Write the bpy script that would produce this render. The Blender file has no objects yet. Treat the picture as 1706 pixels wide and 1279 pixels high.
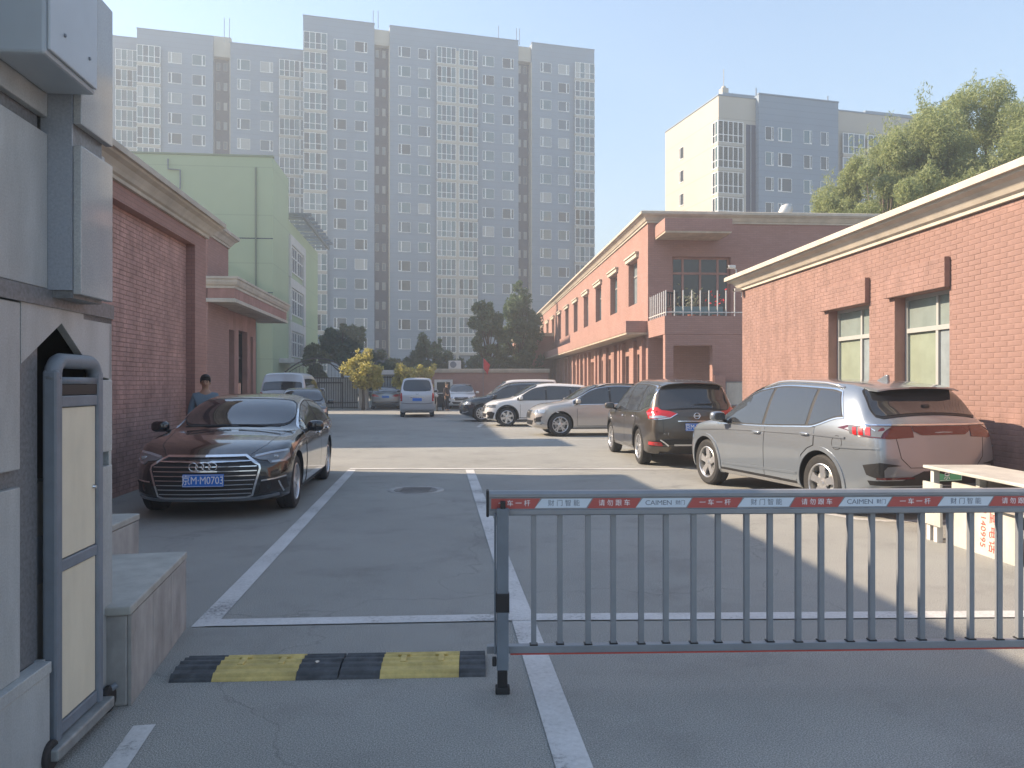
import bpy, bmesh, math, random
import numpy as np
from mathutils import Vector, Matrix
from mathutils.bvhtree import BVHTree

R = math.radians
random.seed(11)
RNG = np.random.default_rng(5)
SC = bpy.context.scene
COL = SC.collection

# ------------------------------------------------------------------ camera
cam_d = bpy.data.cameras.new('camera')
cam_d.sensor_width = 36.0
cam_d.lens = 27.03
cam_d.clip_start = 0.05
cam_d.clip_end = 4000
cam = bpy.data.objects.new('camera', cam_d)
COL.objects.link(cam)
cam.location = (0, 0, 1.6)
cam.rotation_euler = (R(90.0), 0, 0)
SC.camera = cam

# ------------------------------------------------------------------ world and sun
SUN_EL, SUN_AZ = 31.5, -80.0          # degrees; azimuth from +Y towards +X
W = bpy.data.worlds.new('World')
SC.world = W
W.use_nodes = True
nt = W.node_tree
nt.nodes.clear()
sky = nt.nodes.new('ShaderNodeTexSky')
sky.sky_type = 'NISHITA'
sky.sun_disc = False
sky.sun_elevation = R(SUN_EL)
sky.sun_rotation = R(SUN_AZ)
sky.air_density = 1.2
sky.dust_density = 0.25
sky.ozone_density = 0.7
bg = nt.nodes.new('ShaderNodeBackground')
bg.inputs['Strength'].default_value = 0.049
wo = nt.nodes.new('ShaderNodeOutputWorld')
nt.links.new(sky.outputs[0], bg.inputs[0])
nt.links.new(bg.outputs[0], wo.inputs[0])

sun_d = bpy.data.lights.new('sun', 'SUN')
sun_d.energy = 2.25
sun_d.angle = R(0.6)
sun_d.color = (1.0, 0.80, 0.59)
sun = bpy.data.objects.new('sun', sun_d)
COL.objects.link(sun)
_ts = Vector((math.sin(R(SUN_AZ)) * math.cos(R(SUN_EL)), math.cos(R(SUN_AZ)) * math.cos(R(SUN_EL)), math.sin(R(SUN_EL))))
sun.rotation_euler = (-_ts).to_track_quat('-Z', 'Y').to_euler()
sun.location = (-30, 10, 60)

SC.view_settings.view_transform = 'Standard'
SC.view_settings.look = 'None'
SC.view_settings.exposure = 2.66
SC.view_settings.gamma = 1.0
SC.view_settings.use_curve_mapping = False
SC.render.engine = 'CYCLES'
SC.cycles.use_denoising = True
SC.cycles.max_bounces = 8
SC.cycles.volume_bounces = 1
SC.cycles.volume_max_steps = 64
SC.cycles.transparent_max_bounces = 8

HAZE_DENSITY = 0.0037

# ------------------------------------------------------------------ materials
MATS = {}


def mat(name, col, rough=0.6, metal=0.0, var=0.0, vscale=3.0, bump=0.0, bscale=40.0, coat=0.0, spec=0.5, var2=None, detail=4.0, stain=0.0):
    """Principled material; var = strength of a noise tint of the base colour, bump = fine relief."""
    if name in MATS:
        return MATS[name]
    m = bpy.data.materials.new(name)
    m.use_nodes = True
    n, l = m.node_tree.nodes, m.node_tree.links
    b = n['Principled BSDF']
    b.inputs['Base Color'].default_value = (*col, 1)
    b.inputs['Roughness'].default_value = rough
    b.inputs['Metallic'].default_value = metal
    b.inputs['Specular IOR Level'].default_value = spec
    if coat:
        b.inputs['Coat Weight'].default_value = coat
        b.inputs['Coat Roughness'].default_value = 0.04
    if var or bump:
        tc = n.new('ShaderNodeTexCoord')
        if var:
            nz = n.new('ShaderNodeTexNoise')
            nz.inputs['Scale'].default_value = vscale
            nz.inputs['Detail'].default_value = detail
            nz.inputs['Roughness'].default_value = 0.62
            l.new(tc.outputs['Object'], nz.inputs['Vector'])
            mx = n.new('ShaderNodeMix')
            mx.data_type = 'RGBA'
            lo = var2 if var2 else tuple(max(0, c * (1 - var)) for c in col)
            hi = tuple(min(1, c * (1 + var)) for c in col)
            mx.inputs[6].default_value = (*lo, 1)
            mx.inputs[7].default_value = (*hi, 1)
            mr = n.new('ShaderNodeMapRange')
            mr.inputs[1].default_value = 0.3
            mr.inputs[2].default_value = 0.7
            l.new(nz.outputs['Fac'], mr.inputs[0])
            l.new(mr.outputs[0], mx.inputs[0])
            l.new(mx.outputs[2], b.inputs['Base Color'])
        if bump:
            nb = n.new('ShaderNodeTexNoise')
            nb.inputs['Scale'].default_value = bscale
            nb.inputs['Detail'].default_value = 3.0
            l.new(tc.outputs['Object'], nb.inputs['Vector'])
            bp = n.new('ShaderNodeBump')
            bp.inputs['Strength'].default_value = bump
            bp.inputs['Distance'].default_value = 0.01
            l.new(nb.outputs['Fac'], bp.inputs['Height'])
            l.new(bp.outputs[0], b.inputs['Normal'])
    if stain:
        tc2 = n.new('ShaderNodeTexCoord')
        mp = n.new('ShaderNodeMapping')
        mp.inputs['Scale'].default_value = (2.6, 2.6, 0.7)
        ns = n.new('ShaderNodeTexNoise')
        ns.inputs['Scale'].default_value = 1.3
        ns.inputs['Detail'].default_value = 8
        ns.inputs['Roughness'].default_value = 0.65
        l.new(tc2.outputs['Object'], mp.inputs[0])
        l.new(mp.outputs[0], ns.inputs['Vector'])
        m_r = n.new('ShaderNodeMapRange')
        m_r.inputs[1].default_value = 0.34
        m_r.inputs[2].default_value = 0.62
        m_r.inputs[3].default_value = 1 - stain
        m_r.inputs[4].default_value = 1.04
        l.new(ns.outputs['Fac'], m_r.inputs[0])
        hsv = n.new('ShaderNodeHueSaturation')
        src = b.inputs['Base Color'].links[0].from_socket if b.inputs['Base Color'].links else None
        if src:
            l.new(src, hsv.inputs['Color'])
        else:
            hsv.inputs['Color'].default_value = (*col, 1)
        l.new(m_r.outputs[0], hsv.inputs['Value'])
        l.new(hsv.outputs[0], b.inputs['Base Color'])
    MATS[name] = m
    return m


def brick_mat(name, c1, c2, mortar, bw=0.24, rh=0.068, msize=0.006):
    """Running-bond brickwork laid out on object coordinates (works on walls along x and along y)."""
    m = bpy.data.materials.new(name)
    m.use_nodes = True
    n, l = m.node_tree.nodes, m.node_tree.links
    b = n['Principled BSDF']
    b.inputs['Roughness'].default_value = 0.8
    tc = n.new('ShaderNodeTexCoord')
    sp = n.new('ShaderNodeSeparateXYZ')
    l.new(tc.outputs['Object'], sp.inputs[0])
    ad = n.new('ShaderNodeMath')
    l.new(sp.outputs[0], ad.inputs[0])
    l.new(sp.outputs[1], ad.inputs[1])
    cb = n.new('ShaderNodeCombineXYZ')
    l.new(ad.outputs[0], cb.inputs[0])
    l.new(sp.outputs[2], cb.inputs[1])
    br = n.new('ShaderNodeTexBrick')
    br.inputs['Scale'].default_value = 1.0
    br.inputs['Brick Width'].default_value = bw
    br.inputs['Row Height'].default_value = rh
    br.inputs['Mortar Size'].default_value = msize
    br.inputs['Mortar Smooth'].default_value = 0.2
    br.inputs['Color1'].default_value = (*c1, 1)
    br.inputs['Color2'].default_value = (*c2, 1)
    br.inputs['Mortar'].default_value = (*mortar, 1)
    l.new(cb.outputs[0], br.inputs['Vector'])
    nz = n.new('ShaderNodeTexNoise')
    nz.inputs['Scale'].default_value = 0.7
    nz.inputs['Detail'].default_value = 5
    l.new(tc.outputs['Object'], nz.inputs['Vector'])
    hs = n.new('ShaderNodeHueSaturation')
    mr = n.new('ShaderNodeMapRange')
    mr.inputs[3].default_value = 0.8
    mr.inputs[4].default_value = 1.2
    l.new(nz.outputs['Fac'], mr.inputs[0])
    l.new(mr.outputs[0], hs.inputs['Value'])
    l.new(br.outputs['Color'], hs.inputs['Color'])
    l.new(hs.outputs[0], b.inputs['Base Color'])
    bp = n.new('ShaderNodeBump')
    bp.inputs['Strength'].default_value = 0.5
    bp.inputs['Distance'].default_value = 0.006
    bp.invert = True
    l.new(br.outputs['Fac'], bp.inputs['Height'])
    l.new(bp.outputs[0], b.inputs['Normal'])
    return m


def leaf_mat(name, c1, c2, trans=0.35):
    m = bpy.data.materials.new(name)
    m.use_nodes = True
    n, l = m.node_tree.nodes, m.node_tree.links
    b = n['Principled BSDF']
    out = n['Material Output']
    b.inputs['Roughness'].default_value = 0.55
    ge = n.new('ShaderNodeNewGeometry')
    mx = n.new('ShaderNodeMix')
    mx.data_type = 'RGBA'
    mx.inputs[6].default_value = (*c1, 1)
    mx.inputs[7].default_value = (*c2, 1)
    l.new(ge.outputs['Random Per Island'], mx.inputs[0])
    l.new(mx.outputs[2], b.inputs['Base Color'])
    tr = n.new('ShaderNodeBsdfTranslucent')
    l.new(mx.outputs[2], tr.inputs['Color'])
    ms = n.new('ShaderNodeMixShader')
    ms.inputs[0].default_value = trans
    l.new(b.outputs[0], ms.inputs[1])
    l.new(tr.outputs[0], ms.inputs[2])
    l.new(ms.outputs[0], out.inputs['Surface'])
    return m


def asphalt_mat():
    m = bpy.data.materials.new('asphalt')
    m.use_nodes = True
    n, l = m.node_tree.nodes, m.node_tree.links
    b = n['Principled BSDF']
    b.inputs['Roughness'].default_value = 0.85
    tc = n.new('ShaderNodeTexCoord')
    big = n.new('ShaderNodeTexNoise')
    big.inputs['Scale'].default_value = 0.35
    big.inputs['Detail'].default_value = 6
    big.inputs['Roughness'].default_value = 0.65
    fine = n.new('ShaderNodeTexNoise')
    fine.inputs['Scale'].default_value = 150
    fine.inputs['Detail'].default_value = 3
    vo = n.new('ShaderNodeTexVoronoi')
    vo.inputs['Scale'].default_value = 190
    for t in (big, fine, vo):
        l.new(tc.outputs['Object'], t.inputs['Vector'])
    r1 = n.new('ShaderNodeValToRGB')
    r1.color_ramp.elements[0].position = 0.3
    r1.color_ramp.elements[0].color = (0.25, 0.256, 0.24, 1)
    r1.color_ramp.elements[1].position = 0.72
    r1.color_ramp.elements[1].color = (0.31, 0.316, 0.297, 1)
    l.new(big.outputs['Fac'], r1.inputs[0])
    r2 = n.new('ShaderNodeValToRGB')
    r2.color_ramp.elements[0].position = 0.32
    r2.color_ramp.elements[0].color = (0.55, 0.55, 0.56, 1)
    r2.color_ramp.elements[1].position = 0.68
    r2.color_ramp.elements[1].color = (1.55, 1.52, 1.5, 1)
    l.new(fine.outputs['Fac'], r2.inputs[0])
    mx = n.new('ShaderNodeMix')
    mx.data_type = 'RGBA'
    mx.blend_type = 'MULTIPLY'
    mx.inputs[0].default_value = 1.0
    l.new(r1.outputs[0], mx.inputs[6])
    l.new(r2.outputs[0], mx.inputs[7])
    # oil stains and hairline cracks
    st = n.new('ShaderNodeTexNoise')
    st.inputs['Scale'].default_value = 1.1
    st.inputs['Detail'].default_value = 7
    st.inputs['Roughness'].default_value = 0.7
    dn = n.new('ShaderNodeTexNoise')
    dn.inputs['Scale'].default_value = 1.5
    dn.inputs['Detail'].default_value = 6
    cv = n.new('ShaderNodeTexVoronoi')
    cv.feature = 'DISTANCE_TO_EDGE'
    cv.inputs['Scale'].default_value = 0.28
    va = n.new('ShaderNodeVectorMath')
    va.operation = 'ADD'
    l.new(tc.outputs['Object'], st.inputs['Vector'])
    l.new(tc.outputs['Object'], dn.inputs['Vector'])
    l.new(tc.outputs['Object'], va.inputs[0])
    l.new(dn.outputs['Color'], va.inputs[1])
    l.new(va.outputs[0], cv.inputs['Vector'])
    r3 = n.new('ShaderNodeValToRGB')
    r3.color_ramp.elements[0].position = 0.30
    r3.color_ramp.elements[0].color = (0.80, 0.795, 0.79, 1)
    r3.color_ramp.elements[1].position = 0.47
    r3.color_ramp.elements[1].color = (1, 1, 1, 1)
    e3 = r3.color_ramp.elements.new(0.72)
    e3.color = (1.06, 1.06, 1.05, 1)
    l.new(st.outputs['Fac'], r3.inputs[0])
    r4 = n.new('ShaderNodeValToRGB')
    r4.color_ramp.elements[0].position = 0.0
    r4.color_ramp.elements[0].color = (0.78, 0.78, 0.78, 1)
    r4.color_ramp.elements[1].position = 0.0022
    r4.color_ramp.elements[1].color = (1, 1, 1, 1)
    l.new(cv.outputs['Distance'], r4.inputs[0])
    m2 = n.new('ShaderNodeMix')
    m2.data_type = 'RGBA'
    m2.blend_type = 'MULTIPLY'
    m2.inputs[0].default_value = 1.0
    l.new(mx.outputs[2], m2.inputs[6])
    l.new(r3.outputs[0], m2.inputs[7])
    m3 = n.new('ShaderNodeMix')
    m3.data_type = 'RGBA'
    m3.blend_type = 'MULTIPLY'
    m3.inputs[0].default_value = 1.0
    l.new(m2.outputs[2], m3.inputs[6])
    l.new(r4.outputs[0], m3.inputs[7])
    l.new(m3.outputs[2], b.inputs['Base Color'])
    bp = n.new('ShaderNodeBump')
    bp.inputs['Strength'].default_value = 0.6
    bp.inputs['Distance'].default_value = 0.006
    l.new(vo.outputs['Distance'], bp.inputs['Height'])
    l.new(bp.outputs[0], b.inputs['Normal'])
    return m


def paint_line_mat():
    """Road paint, worn through to the asphalt in specks."""
    m = bpy.data.materials.new('road_paint')
    m.use_nodes = True
    n, l = m.node_tree.nodes, m.node_tree.links
    b = n['Principled BSDF']
    b.inputs['Roughness'].default_value = 0.7
    tc = n.new('ShaderNodeTexCoord')
    a = n.new('ShaderNodeTexNoise')
    a.inputs['Scale'].default_value = 38
    a.inputs['Detail'].default_value = 5
    a.inputs['Roughness'].default_value = 0.75
    c = n.new('ShaderNodeTexNoise')
    c.inputs['Scale'].default_value = 1.7
    c.inputs['Detail'].default_value = 4
    l.new(tc.outputs['Object'], a.inputs['Vector'])
    l.new(tc.outputs['Object'], c.inputs['Vector'])
    ad = n.new('ShaderNodeMath')
    l.new(a.outputs['Fac'], ad.inputs[0])
    l.new(c.outputs['Fac'], ad.inputs[1])
    r = n.new('ShaderNodeValToRGB')
    r.color_ramp.elements[0].position = 0.36
    r.color_ramp.elements[0].color = (0.2, 0.2, 0.2, 1)
    r.color_ramp.elements[1].position = 0.46
    r.color_ramp.elements[1].color = (0.5, 0.5, 0.49, 1)
    e = r.color_ramp.elements.new(0.62)
    e.color = (0.62, 0.62, 0.61, 1)
    h = n.new('ShaderNodeMath')
    h.operation = 'MULTIPLY'
    h.inputs[1].default_value = 0.5
    l.new(ad.outputs[0], h.inputs[0])
    l.new(h.outputs[0], r.inputs[0])
    l.new(r.outputs[0], b.inputs['Base Color'])
    return m


def siding_mat(name, col, pitch=0.35, dark=0.8, frac=0.12):
    """Thin horizontal joints every pitch metres plus slight panel variation, for far facades."""
    m = bpy.data.materials.new(name)
    m.use_nodes = True
    n, l = m.node_tree.nodes, m.node_tree.links
    b = n['Principled BSDF']
    b.inputs['Roughness'].default_value = 0.75
    tc = n.new('ShaderNodeTexCoord')
    sp = n.new('ShaderNodeSeparateXYZ')
    l.new(tc.outputs['Object'], sp.inputs[0])
    d = n.new('ShaderNodeMath')
    d.operation = 'DIVIDE'
    d.inputs[1].default_value = pitch
    l.new(sp.outputs[2], d.inputs[0])
    f = n.new('ShaderNodeMath')
    f.operation = 'FRACT'
    l.new(d.outputs[0], f.inputs[0])
    g = n.new('ShaderNodeMath')
    g.operation = 'LESS_THAN'
    g.inputs[1].default_value = frac
    l.new(f.outputs[0], g.inputs[0])
    nz = n.new('ShaderNodeTexNoise')
    nz.inputs['Scale'].default_value = 0.25
    nz.inputs['Detail'].default_value = 6
    l.new(tc.outputs['Object'], nz.inputs['Vector'])
    mr = n.new('ShaderNodeMapRange')
    mr.inputs[3].default_value = 0.88
    mr.inputs[4].default_value = 1.12
    l.new(nz.outputs['Fac'], mr.inputs[0])
    mx = n.new('ShaderNodeMix')
    mx.data_type = 'RGBA'
    mx.inputs[6].default_value = (*col, 1)
    mx.inputs[7].default_value = (*[c * dark for c in col], 1)
    l.new(g.outputs[0], mx.inputs[0])
    hs = n.new('ShaderNodeHueSaturation')
    l.new(mx.outputs[2], hs.inputs['Color'])
    l.new(mr.outputs[0], hs.inputs['Value'])
    l.new(hs.outputs[0], b.inputs['Base Color'])
    return m


M = {}
M['asphalt'] = asphalt_mat()
M['line'] = paint_line_mat()
RED1, RED2, MORT = (0.36, 0.21, 0.178), (0.325, 0.185, 0.157), (0.26, 0.165, 0.142)
M['brickwork'] = brick_mat('red brickwork', RED1, RED2, MORT)
M['brick'] = mat('red brick', (0.275, 0.167, 0.143), 0.8, var=0.16, vscale=4.5, bump=0.25, bscale=60, detail=8, stain=0.22)
M['brick_l'] = mat('shaded wall brick', (0.47, 0.28, 0.24), 0.8, var=0.2, vscale=4.5, bump=0.25, bscale=60, detail=8, stain=0.25)  # lighter copy of the red brick, its colour raised to lift the hall's shade
M['mortar'] = mat('mortar', MORT, 0.9, var=0.2)
M['redpaint'] = mat('red render', (0.36, 0.208, 0.176), 0.8, var=0.12, vscale=2.0, bump=0.1, stain=0.2)
M['soffit'] = mat('soffit plaster', (0.50, 0.42, 0.33), 0.85, var=0.15, vscale=1.5, stain=0.25)
M['cornice'] = mat('cornice plaster', (0.50, 0.455, 0.38), 0.75, var=0.13, vscale=1.2, bump=0.08, bscale=20, stain=0.1)
M['white'] = mat('white paint', (0.60, 0.595, 0.575), 0.5, var=0.06, vscale=4, stain=0.12)
M['offwhite'] = mat('weathered white laminate', (0.50, 0.495, 0.45), 0.5, var=0.1, vscale=3, stain=0.22)
M['granite'] = mat('granite slab', (0.40, 0.425, 0.425), 0.30, var=0.14, vscale=130, detail=4, stain=0.25)
M['granite_polished'] = mat('polished granite', (0.36, 0.38, 0.385), 0.08, var=0.14, vscale=130, detail=4, stain=0.12)
M['granite_dark'] = mat('dark granite band', (0.15, 0.16, 0.17), 0.35, var=0.3, vscale=60)
M['concrete'] = mat('concrete facing', (0.37, 0.365, 0.35), 0.8, var=0.2, vscale=4, bump=0.15, bscale=30, detail=8, stain=0.32)
M['steel'] = mat('blue grey painted steel', (0.17, 0.20, 0.235), 0.42, var=0.1, vscale=8, stain=0.15)
M['barrier'] = mat('grey barrier aluminium', (0.25, 0.268, 0.29), 0.4, metal=0.25, var=0.08, vscale=6)
M['beige'] = mat('beige panel', (0.68, 0.63, 0.49), 0.5, var=0.06, vscale=2, stain=0.1)
M['dark'] = mat('black plastic', (0.015, 0.015, 0.017), 0.5)
M['hole'] = mat('dark interior', (0.02, 0.022, 0.024), 0.9)
M['rubber'] = mat('tyre rubber', (0.022, 0.022, 0.023), 0.75, var=0.2, vscale=12)
M['bump_black'] = mat('black rubber hump', (0.075, 0.082, 0.09), 0.8, var=0.35, vscale=14, bump=0.2, stain=0.3)
M['bump_yellow'] = mat('worn yellow rubber', (0.60, 0.47, 0.17), 0.75, var=0.25, vscale=10, bump=0.2, detail=8, stain=0.3)
M['chrome'] = mat('chrome', (0.75, 0.76, 0.78), 0.16, metal=1.0)
M['alloy'] = mat('alloy wheel', (0.62, 0.62, 0.63), 0.28, metal=0.85)
M['alloy_dark'] = mat('dark wheel well metal', (0.05, 0.05, 0.052), 0.5, metal=0.4)
M['carglass'] = mat('tinted car glass', (0.032, 0.036, 0.040), 0.03, spec=0.9, coat=0.6)
M['carglass_grey'] = mat('dusty car glass', (0.03, 0.033, 0.038), 0.05, spec=0.8, coat=0.5)
M['redlamp'] = mat('red lamp lens', (0.45, 0.015, 0.02), 0.12, coat=0.8)
M['darkred'] = mat('smoked red lens', (0.10, 0.012, 0.014), 0.12, coat=0.8)
M['clearlamp'] = mat('headlamp lens', (0.42, 0.45, 0.48), 0.1, metal=0.5, coat=1.0)
M['darklamp'] = mat('smoked headlamp', (0.13, 0.14, 0.15), 0.08, coat=1.0)
M['plate_blue'] = mat('blue number plate', (0.025, 0.17, 0.62), 0.4)
M['plate_green'] = mat('green number plate', (0.10, 0.42, 0.22), 0.4)
M['plate_text'] = mat('plate lettering', (0.80, 0.82, 0.84), 0.4)
M['st_red'] = mat('red sticker', (0.43, 0.09, 0.08), 0.4)
M['st_white'] = mat('pale blue sticker', (0.60, 0.68, 0.76), 0.4)
M['st_grey'] = mat('grey print', (0.16, 0.19, 0.24), 0.4)
M['print_red'] = mat('red print', (0.55, 0.08, 0.06), 0.5)
M['glass_blue'] = mat('window glass', (0.06, 0.085, 0.11), 0.06, spec=0.8)
M['glass_teal'] = mat('teal window glass', (0.09, 0.15, 0.17), 0.08, spec=0.8)
M['glass_dark'] = mat('dark window glass', (0.025, 0.03, 0.035), 0.06, spec=0.8)
M['glass_curtain'] = mat('curtained window', (0.36, 0.37, 0.36), 0.35, var=0.1, vscale=5)
M['glass_lace'] = mat('net curtained window', (0.24, 0.28, 0.30), 0.2, var=0.15, vscale=5)
M['glass_green'] = mat('green curtain behind glass', (0.26, 0.30, 0.235), 0.25, var=0.1, vscale=3, coat=0.5)
M['glass_pale'] = mat('pale hazy window glass', (0.21, 0.25, 0.24), 0.12, spec=0.8, var=0.1, vscale=4)
M['frame'] = mat('white window frame', (0.78, 0.79, 0.78), 0.5)
M['frame_dull'] = mat('dull window frame', (0.36, 0.37, 0.36), 0.5)
M['tower_grey'] = siding_mat('grey siding', (0.205, 0.262, 0.33), 0.7, 0.86)
M['tower_dark'] = siding_mat('dark recess cladding', (0.02, 0.035, 0.085), 1.4, 0.9)
M['tower_cream'] = siding_mat('cream render', (0.44, 0.41, 0.35), 2.8, 0.8, 0.035)
M['green'] = siding_mat('green render', (0.39, 0.475, 0.31), 3.1, 0.85, 0.02)
M['bark'] = mat('bark', (0.09, 0.07, 0.05), 0.9, var=0.3, vscale=12, bump=0.5, bscale=20)
M['iron'] = mat('wrought iron', (0.03, 0.032, 0.035), 0.5)
M['skin'] = mat('skin', (0.42, 0.26, 0.18), 0.55)
M['hair'] = mat('black hair', (0.012, 0.011, 0.01), 0.6)
M['shirt'] = mat('grey blue shirt', (0.16, 0.22, 0.27), 0.85, var=0.1)
M['trousers'] = mat('dark trousers', (0.025, 0.028, 0.035), 0.85)
M['jacket'] = mat('dark jacket', (0.03, 0.022, 0.028), 0.85)
M['flag'] = mat('red cloth', (0.6, 0.03, 0.04), 0.8)
M['terracotta'] = mat('terracotta pot', (0.35, 0.12, 0.07), 0.8)
M['manhole'] = mat('cast iron cover', (0.17, 0.16, 0.15), 0.6, var=0.2, bump=0.4, bscale=60)


# ------------------------------------------------------------------ helpers
def tag(o, label=None, cat=None, group=None, kind=None):
    for k, v in (('label', label), ('category', cat), ('group', group), ('kind', kind)):
        if v:
            o[k] = v
    return o


def empty(name, loc=(0, 0, 0), rz=0.0, label=None, cat=None, group=None):
    o = bpy.data.objects.new(name, None)
    o.empty_display_size = 0.2
    COL.objects.link(o)
    o.location = loc
    o.rotation_euler = (0, 0, rz)
    return tag(o, label, cat, group)


def link(name, me, parent=None, loc=None, rz=None):
    o = bpy.data.objects.new(name, me)
    COL.objects.link(o)
    if parent:
        o.parent = parent
    if loc is not None:
        o.location = loc
    if rz is not None:
        o.rotation_euler = (0, 0, rz)
    return o


class MB:
    def __init__(s):
        s.v, s.f, s.m = [], [], []

    def add(s, vs, fs, m=0):
        o = len(s.v)
        s.v += [tuple(p) for p in vs]
        s.f += [tuple(i + o for i in f) for f in fs]
        s.m += [m] * len(fs)
        return s

    def box(s, x0, x1, y0, y1, z0, z1, m=0):
        return s.add([(x0, y0, z0), (x1, y0, z0), (x1, y1, z0), (x0, y1, z0), (x0, y0, z1), (x1, y0, z1), (x1, y1, z1), (x0, y1, z1)],
                     [(3, 2, 1, 0), (4, 5, 6, 7), (0, 1, 5, 4), (1, 2, 6, 5), (2, 3, 7, 6), (3, 0, 4, 7)], m)

    def quad(s, a, b, c, d, m=0):
        return s.add([a, b, c, d], [(0, 1, 2, 3)], m)

    def prism(s, pts, axis, a, b, m=0):
        """pts 2D polygon extruded along axis from a to b. Plane order: x->(y,z), y->(x,z), z->(x,y)."""
        def P(p, t):
            return {'x': (t, p[0], p[1]), 'y': (p[0], t, p[1]), 'z': (p[0], p[1], t)}[axis]
        n = len(pts)
        vs = [P(p, a) for p in pts] + [P(p, b) for p in pts]
        fs = [tuple(range(n - 1, -1, -1)), tuple(range(n, 2 * n))] + [(i, (i + 1) % n, n + (i + 1) % n, n + i) for i in range(n)]
        return s.add(vs, fs, m)

    def tube(s, pts, r, n=8, m=0, caps=True):
        pts = [Vector(p) for p in pts]
        rs = r if isinstance(r, (list, tuple)) else [r] * len(pts)
        rings = []
        up = Vector((0.13, 0.21, 0.97))
        for i, p in enumerate(pts):
            t = (pts[min(i + 1, len(pts) - 1)] - pts[max(i - 1, 0)]).normalized()
            a = t.cross(up)
            if a.length < 1e-3:
                a = t.cross(Vector((1, 0, 0)))
            a.normalize()
            b = t.cross(a)
            rings.append([p + (a * math.cos(2 * math.pi * k / n) + b * math.sin(2 * math.pi * k / n)) * rs[i] for k in range(n)])
        vs = [v for rg in rings for v in rg]
        fs = [(i * n + k, i * n + (k + 1) % n, (i + 1) * n + (k + 1) % n, (i + 1) * n + k) for i in range(len(pts) - 1) for k in range(n)]
        if caps:
            fs += [tuple(range(n - 1, -1, -1)), tuple(range((len(pts) - 1) * n, len(pts) * n))]
        return s.add(vs, fs, m)

    def lathe(s, prof, c=(0, 0, 0), axis='z', n=24, m=0):
        """prof: (radius, height along axis)."""
        vs, fs = [], []
        for r, h in prof:
            for k in range(n):
                a = 2 * math.pi * k / n
                p = (r * math.cos(a), r * math.sin(a), h)
                p = {'z': p, 'x': (p[2], p[0], p[1]), 'y': (p[1], p[2], p[0])}[axis]
                vs.append((p[0] + c[0], p[1] + c[1], p[2] + c[2]))
        for i in range(len(prof) - 1):
            for k in range(n):
                fs.append((i * n + k, i * n + (k + 1) % n, (i + 1) * n + (k + 1) % n, (i + 1) * n + k))
        return s.add(vs, fs, m)

    def blob(s, c, rad, e=0.7, nu=14, nv=9, m=0):
        """superellipsoid"""
        def sg(x):
            return math.copysign(abs(x) ** e, x)
        vs, fs = [], []
        for j in range(nv + 1):
            ph = -math.pi / 2 + math.pi * j / nv
            for i in range(nu):
                th = 2 * math.pi * i / nu
                vs.append((c[0] + rad[0] * sg(math.cos(ph)) * sg(math.cos(th)), c[1] + rad[1] * sg(math.cos(ph)) * sg(math.sin(th)), c[2] + rad[2] * sg(math.sin(ph))))
        for j in range(nv):
            for i in range(nu):
                fs.append((j * nu + i, j * nu + (i + 1) % nu, (j + 1) * nu + (i + 1) % nu, (j + 1) * nu + i))
        return s.add(vs, fs, m)

    def sweep(s, prof, path, m=0, cap=True):
        """prof (out, z) swept along plan path [(x,y)...]; outward = right-hand side of travel."""
        n = len(path)
        rings = []
        for i in range(n):
            p = Vector(path[i])
            d0 = (p - Vector(path[i - 1])).normalized() if i else None
            d1 = (Vector(path[i + 1]) - p).normalized() if i < n - 1 else None
            d0 = d0 or d1
            d1 = d1 or d0
            n0, n1 = Vector((d0.y, -d0.x)), Vector((d1.y, -d1.x))
            b = (n0 + n1)
            b = b / max(b.length_squared / 2.0, 1e-6)
            rings.append([(p.x + b.x * o, p.y + b.y * o, z) for o, z in prof])
        k = len(prof)
        vs = [v for rg in rings for v in rg]
        fs = [(i * k + j, i * k + (j + 1) % k, (i + 1) * k + (j + 1) % k, (i + 1) * k + j) for i in range(n - 1) for j in range(k)]
        if cap:
            fs += [tuple(range(k)), tuple(range((n - 1) * k, n * k))]
        return s.add(vs, fs, m)

    def facade(s, P, a0, a1, z0, z1, holes=(), depth=0.2, m=0, mr=None):
        """Wall face with rectangular holes and their reveals; P(a, z, depth) -> point."""
        mr = m if mr is None else mr
        A = sorted({a0, a1, *[h[0] for h in holes], *[h[1] for h in holes]})
        Z = sorted({z0, z1, *[h[2] for h in holes], *[h[3] for h in holes]})
        A = [a for a in A if a0 <= a <= a1]
        Z = [z for z in Z if z0 <= z <= z1]
        for i in range(len(A) - 1):
            for j in range(len(Z) - 1):
                ca, cz = (A[i] + A[i + 1]) / 2, (Z[j] + Z[j + 1]) / 2
                if any(h[0] < ca < h[1] and h[2] < cz < h[3] for h in holes):
                    continue
                s.quad(P(A[i], Z[j], 0), P(A[i + 1], Z[j], 0), P(A[i + 1], Z[j + 1], 0), P(A[i], Z[j + 1], 0), m)
        for h in holes:
            b0, b1, y0, y1 = h
            for (p, q, r_, t) in (((b0, y0), (b0, y1), 0, 0), ((b1, y0), (b1, y1), 0, 0), ((b0, y0), (b1, y0), 0, 0), ((b0, y1), (b1, y1), 0, 0)):
                s.quad(P(*p, 0), P(*q, 0), P(*q, depth), P(*p, depth), mr)
        return s

    def mesh(s, name, mats, smooth=False):
        me = bpy.data.meshes.new(name)
        me.from_pydata(s.v, [], s.f)
        for mm in (mats if isinstance(mats, (list, tuple)) else [mats]):
            me.materials.append(mm)
        if any(s.m):
            me.polygons.foreach_set('material_index', s.m)
        if smooth:
            me.polygons.foreach_set('use_smooth', [True] * len(s.f))
        me.update()
        return me

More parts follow.
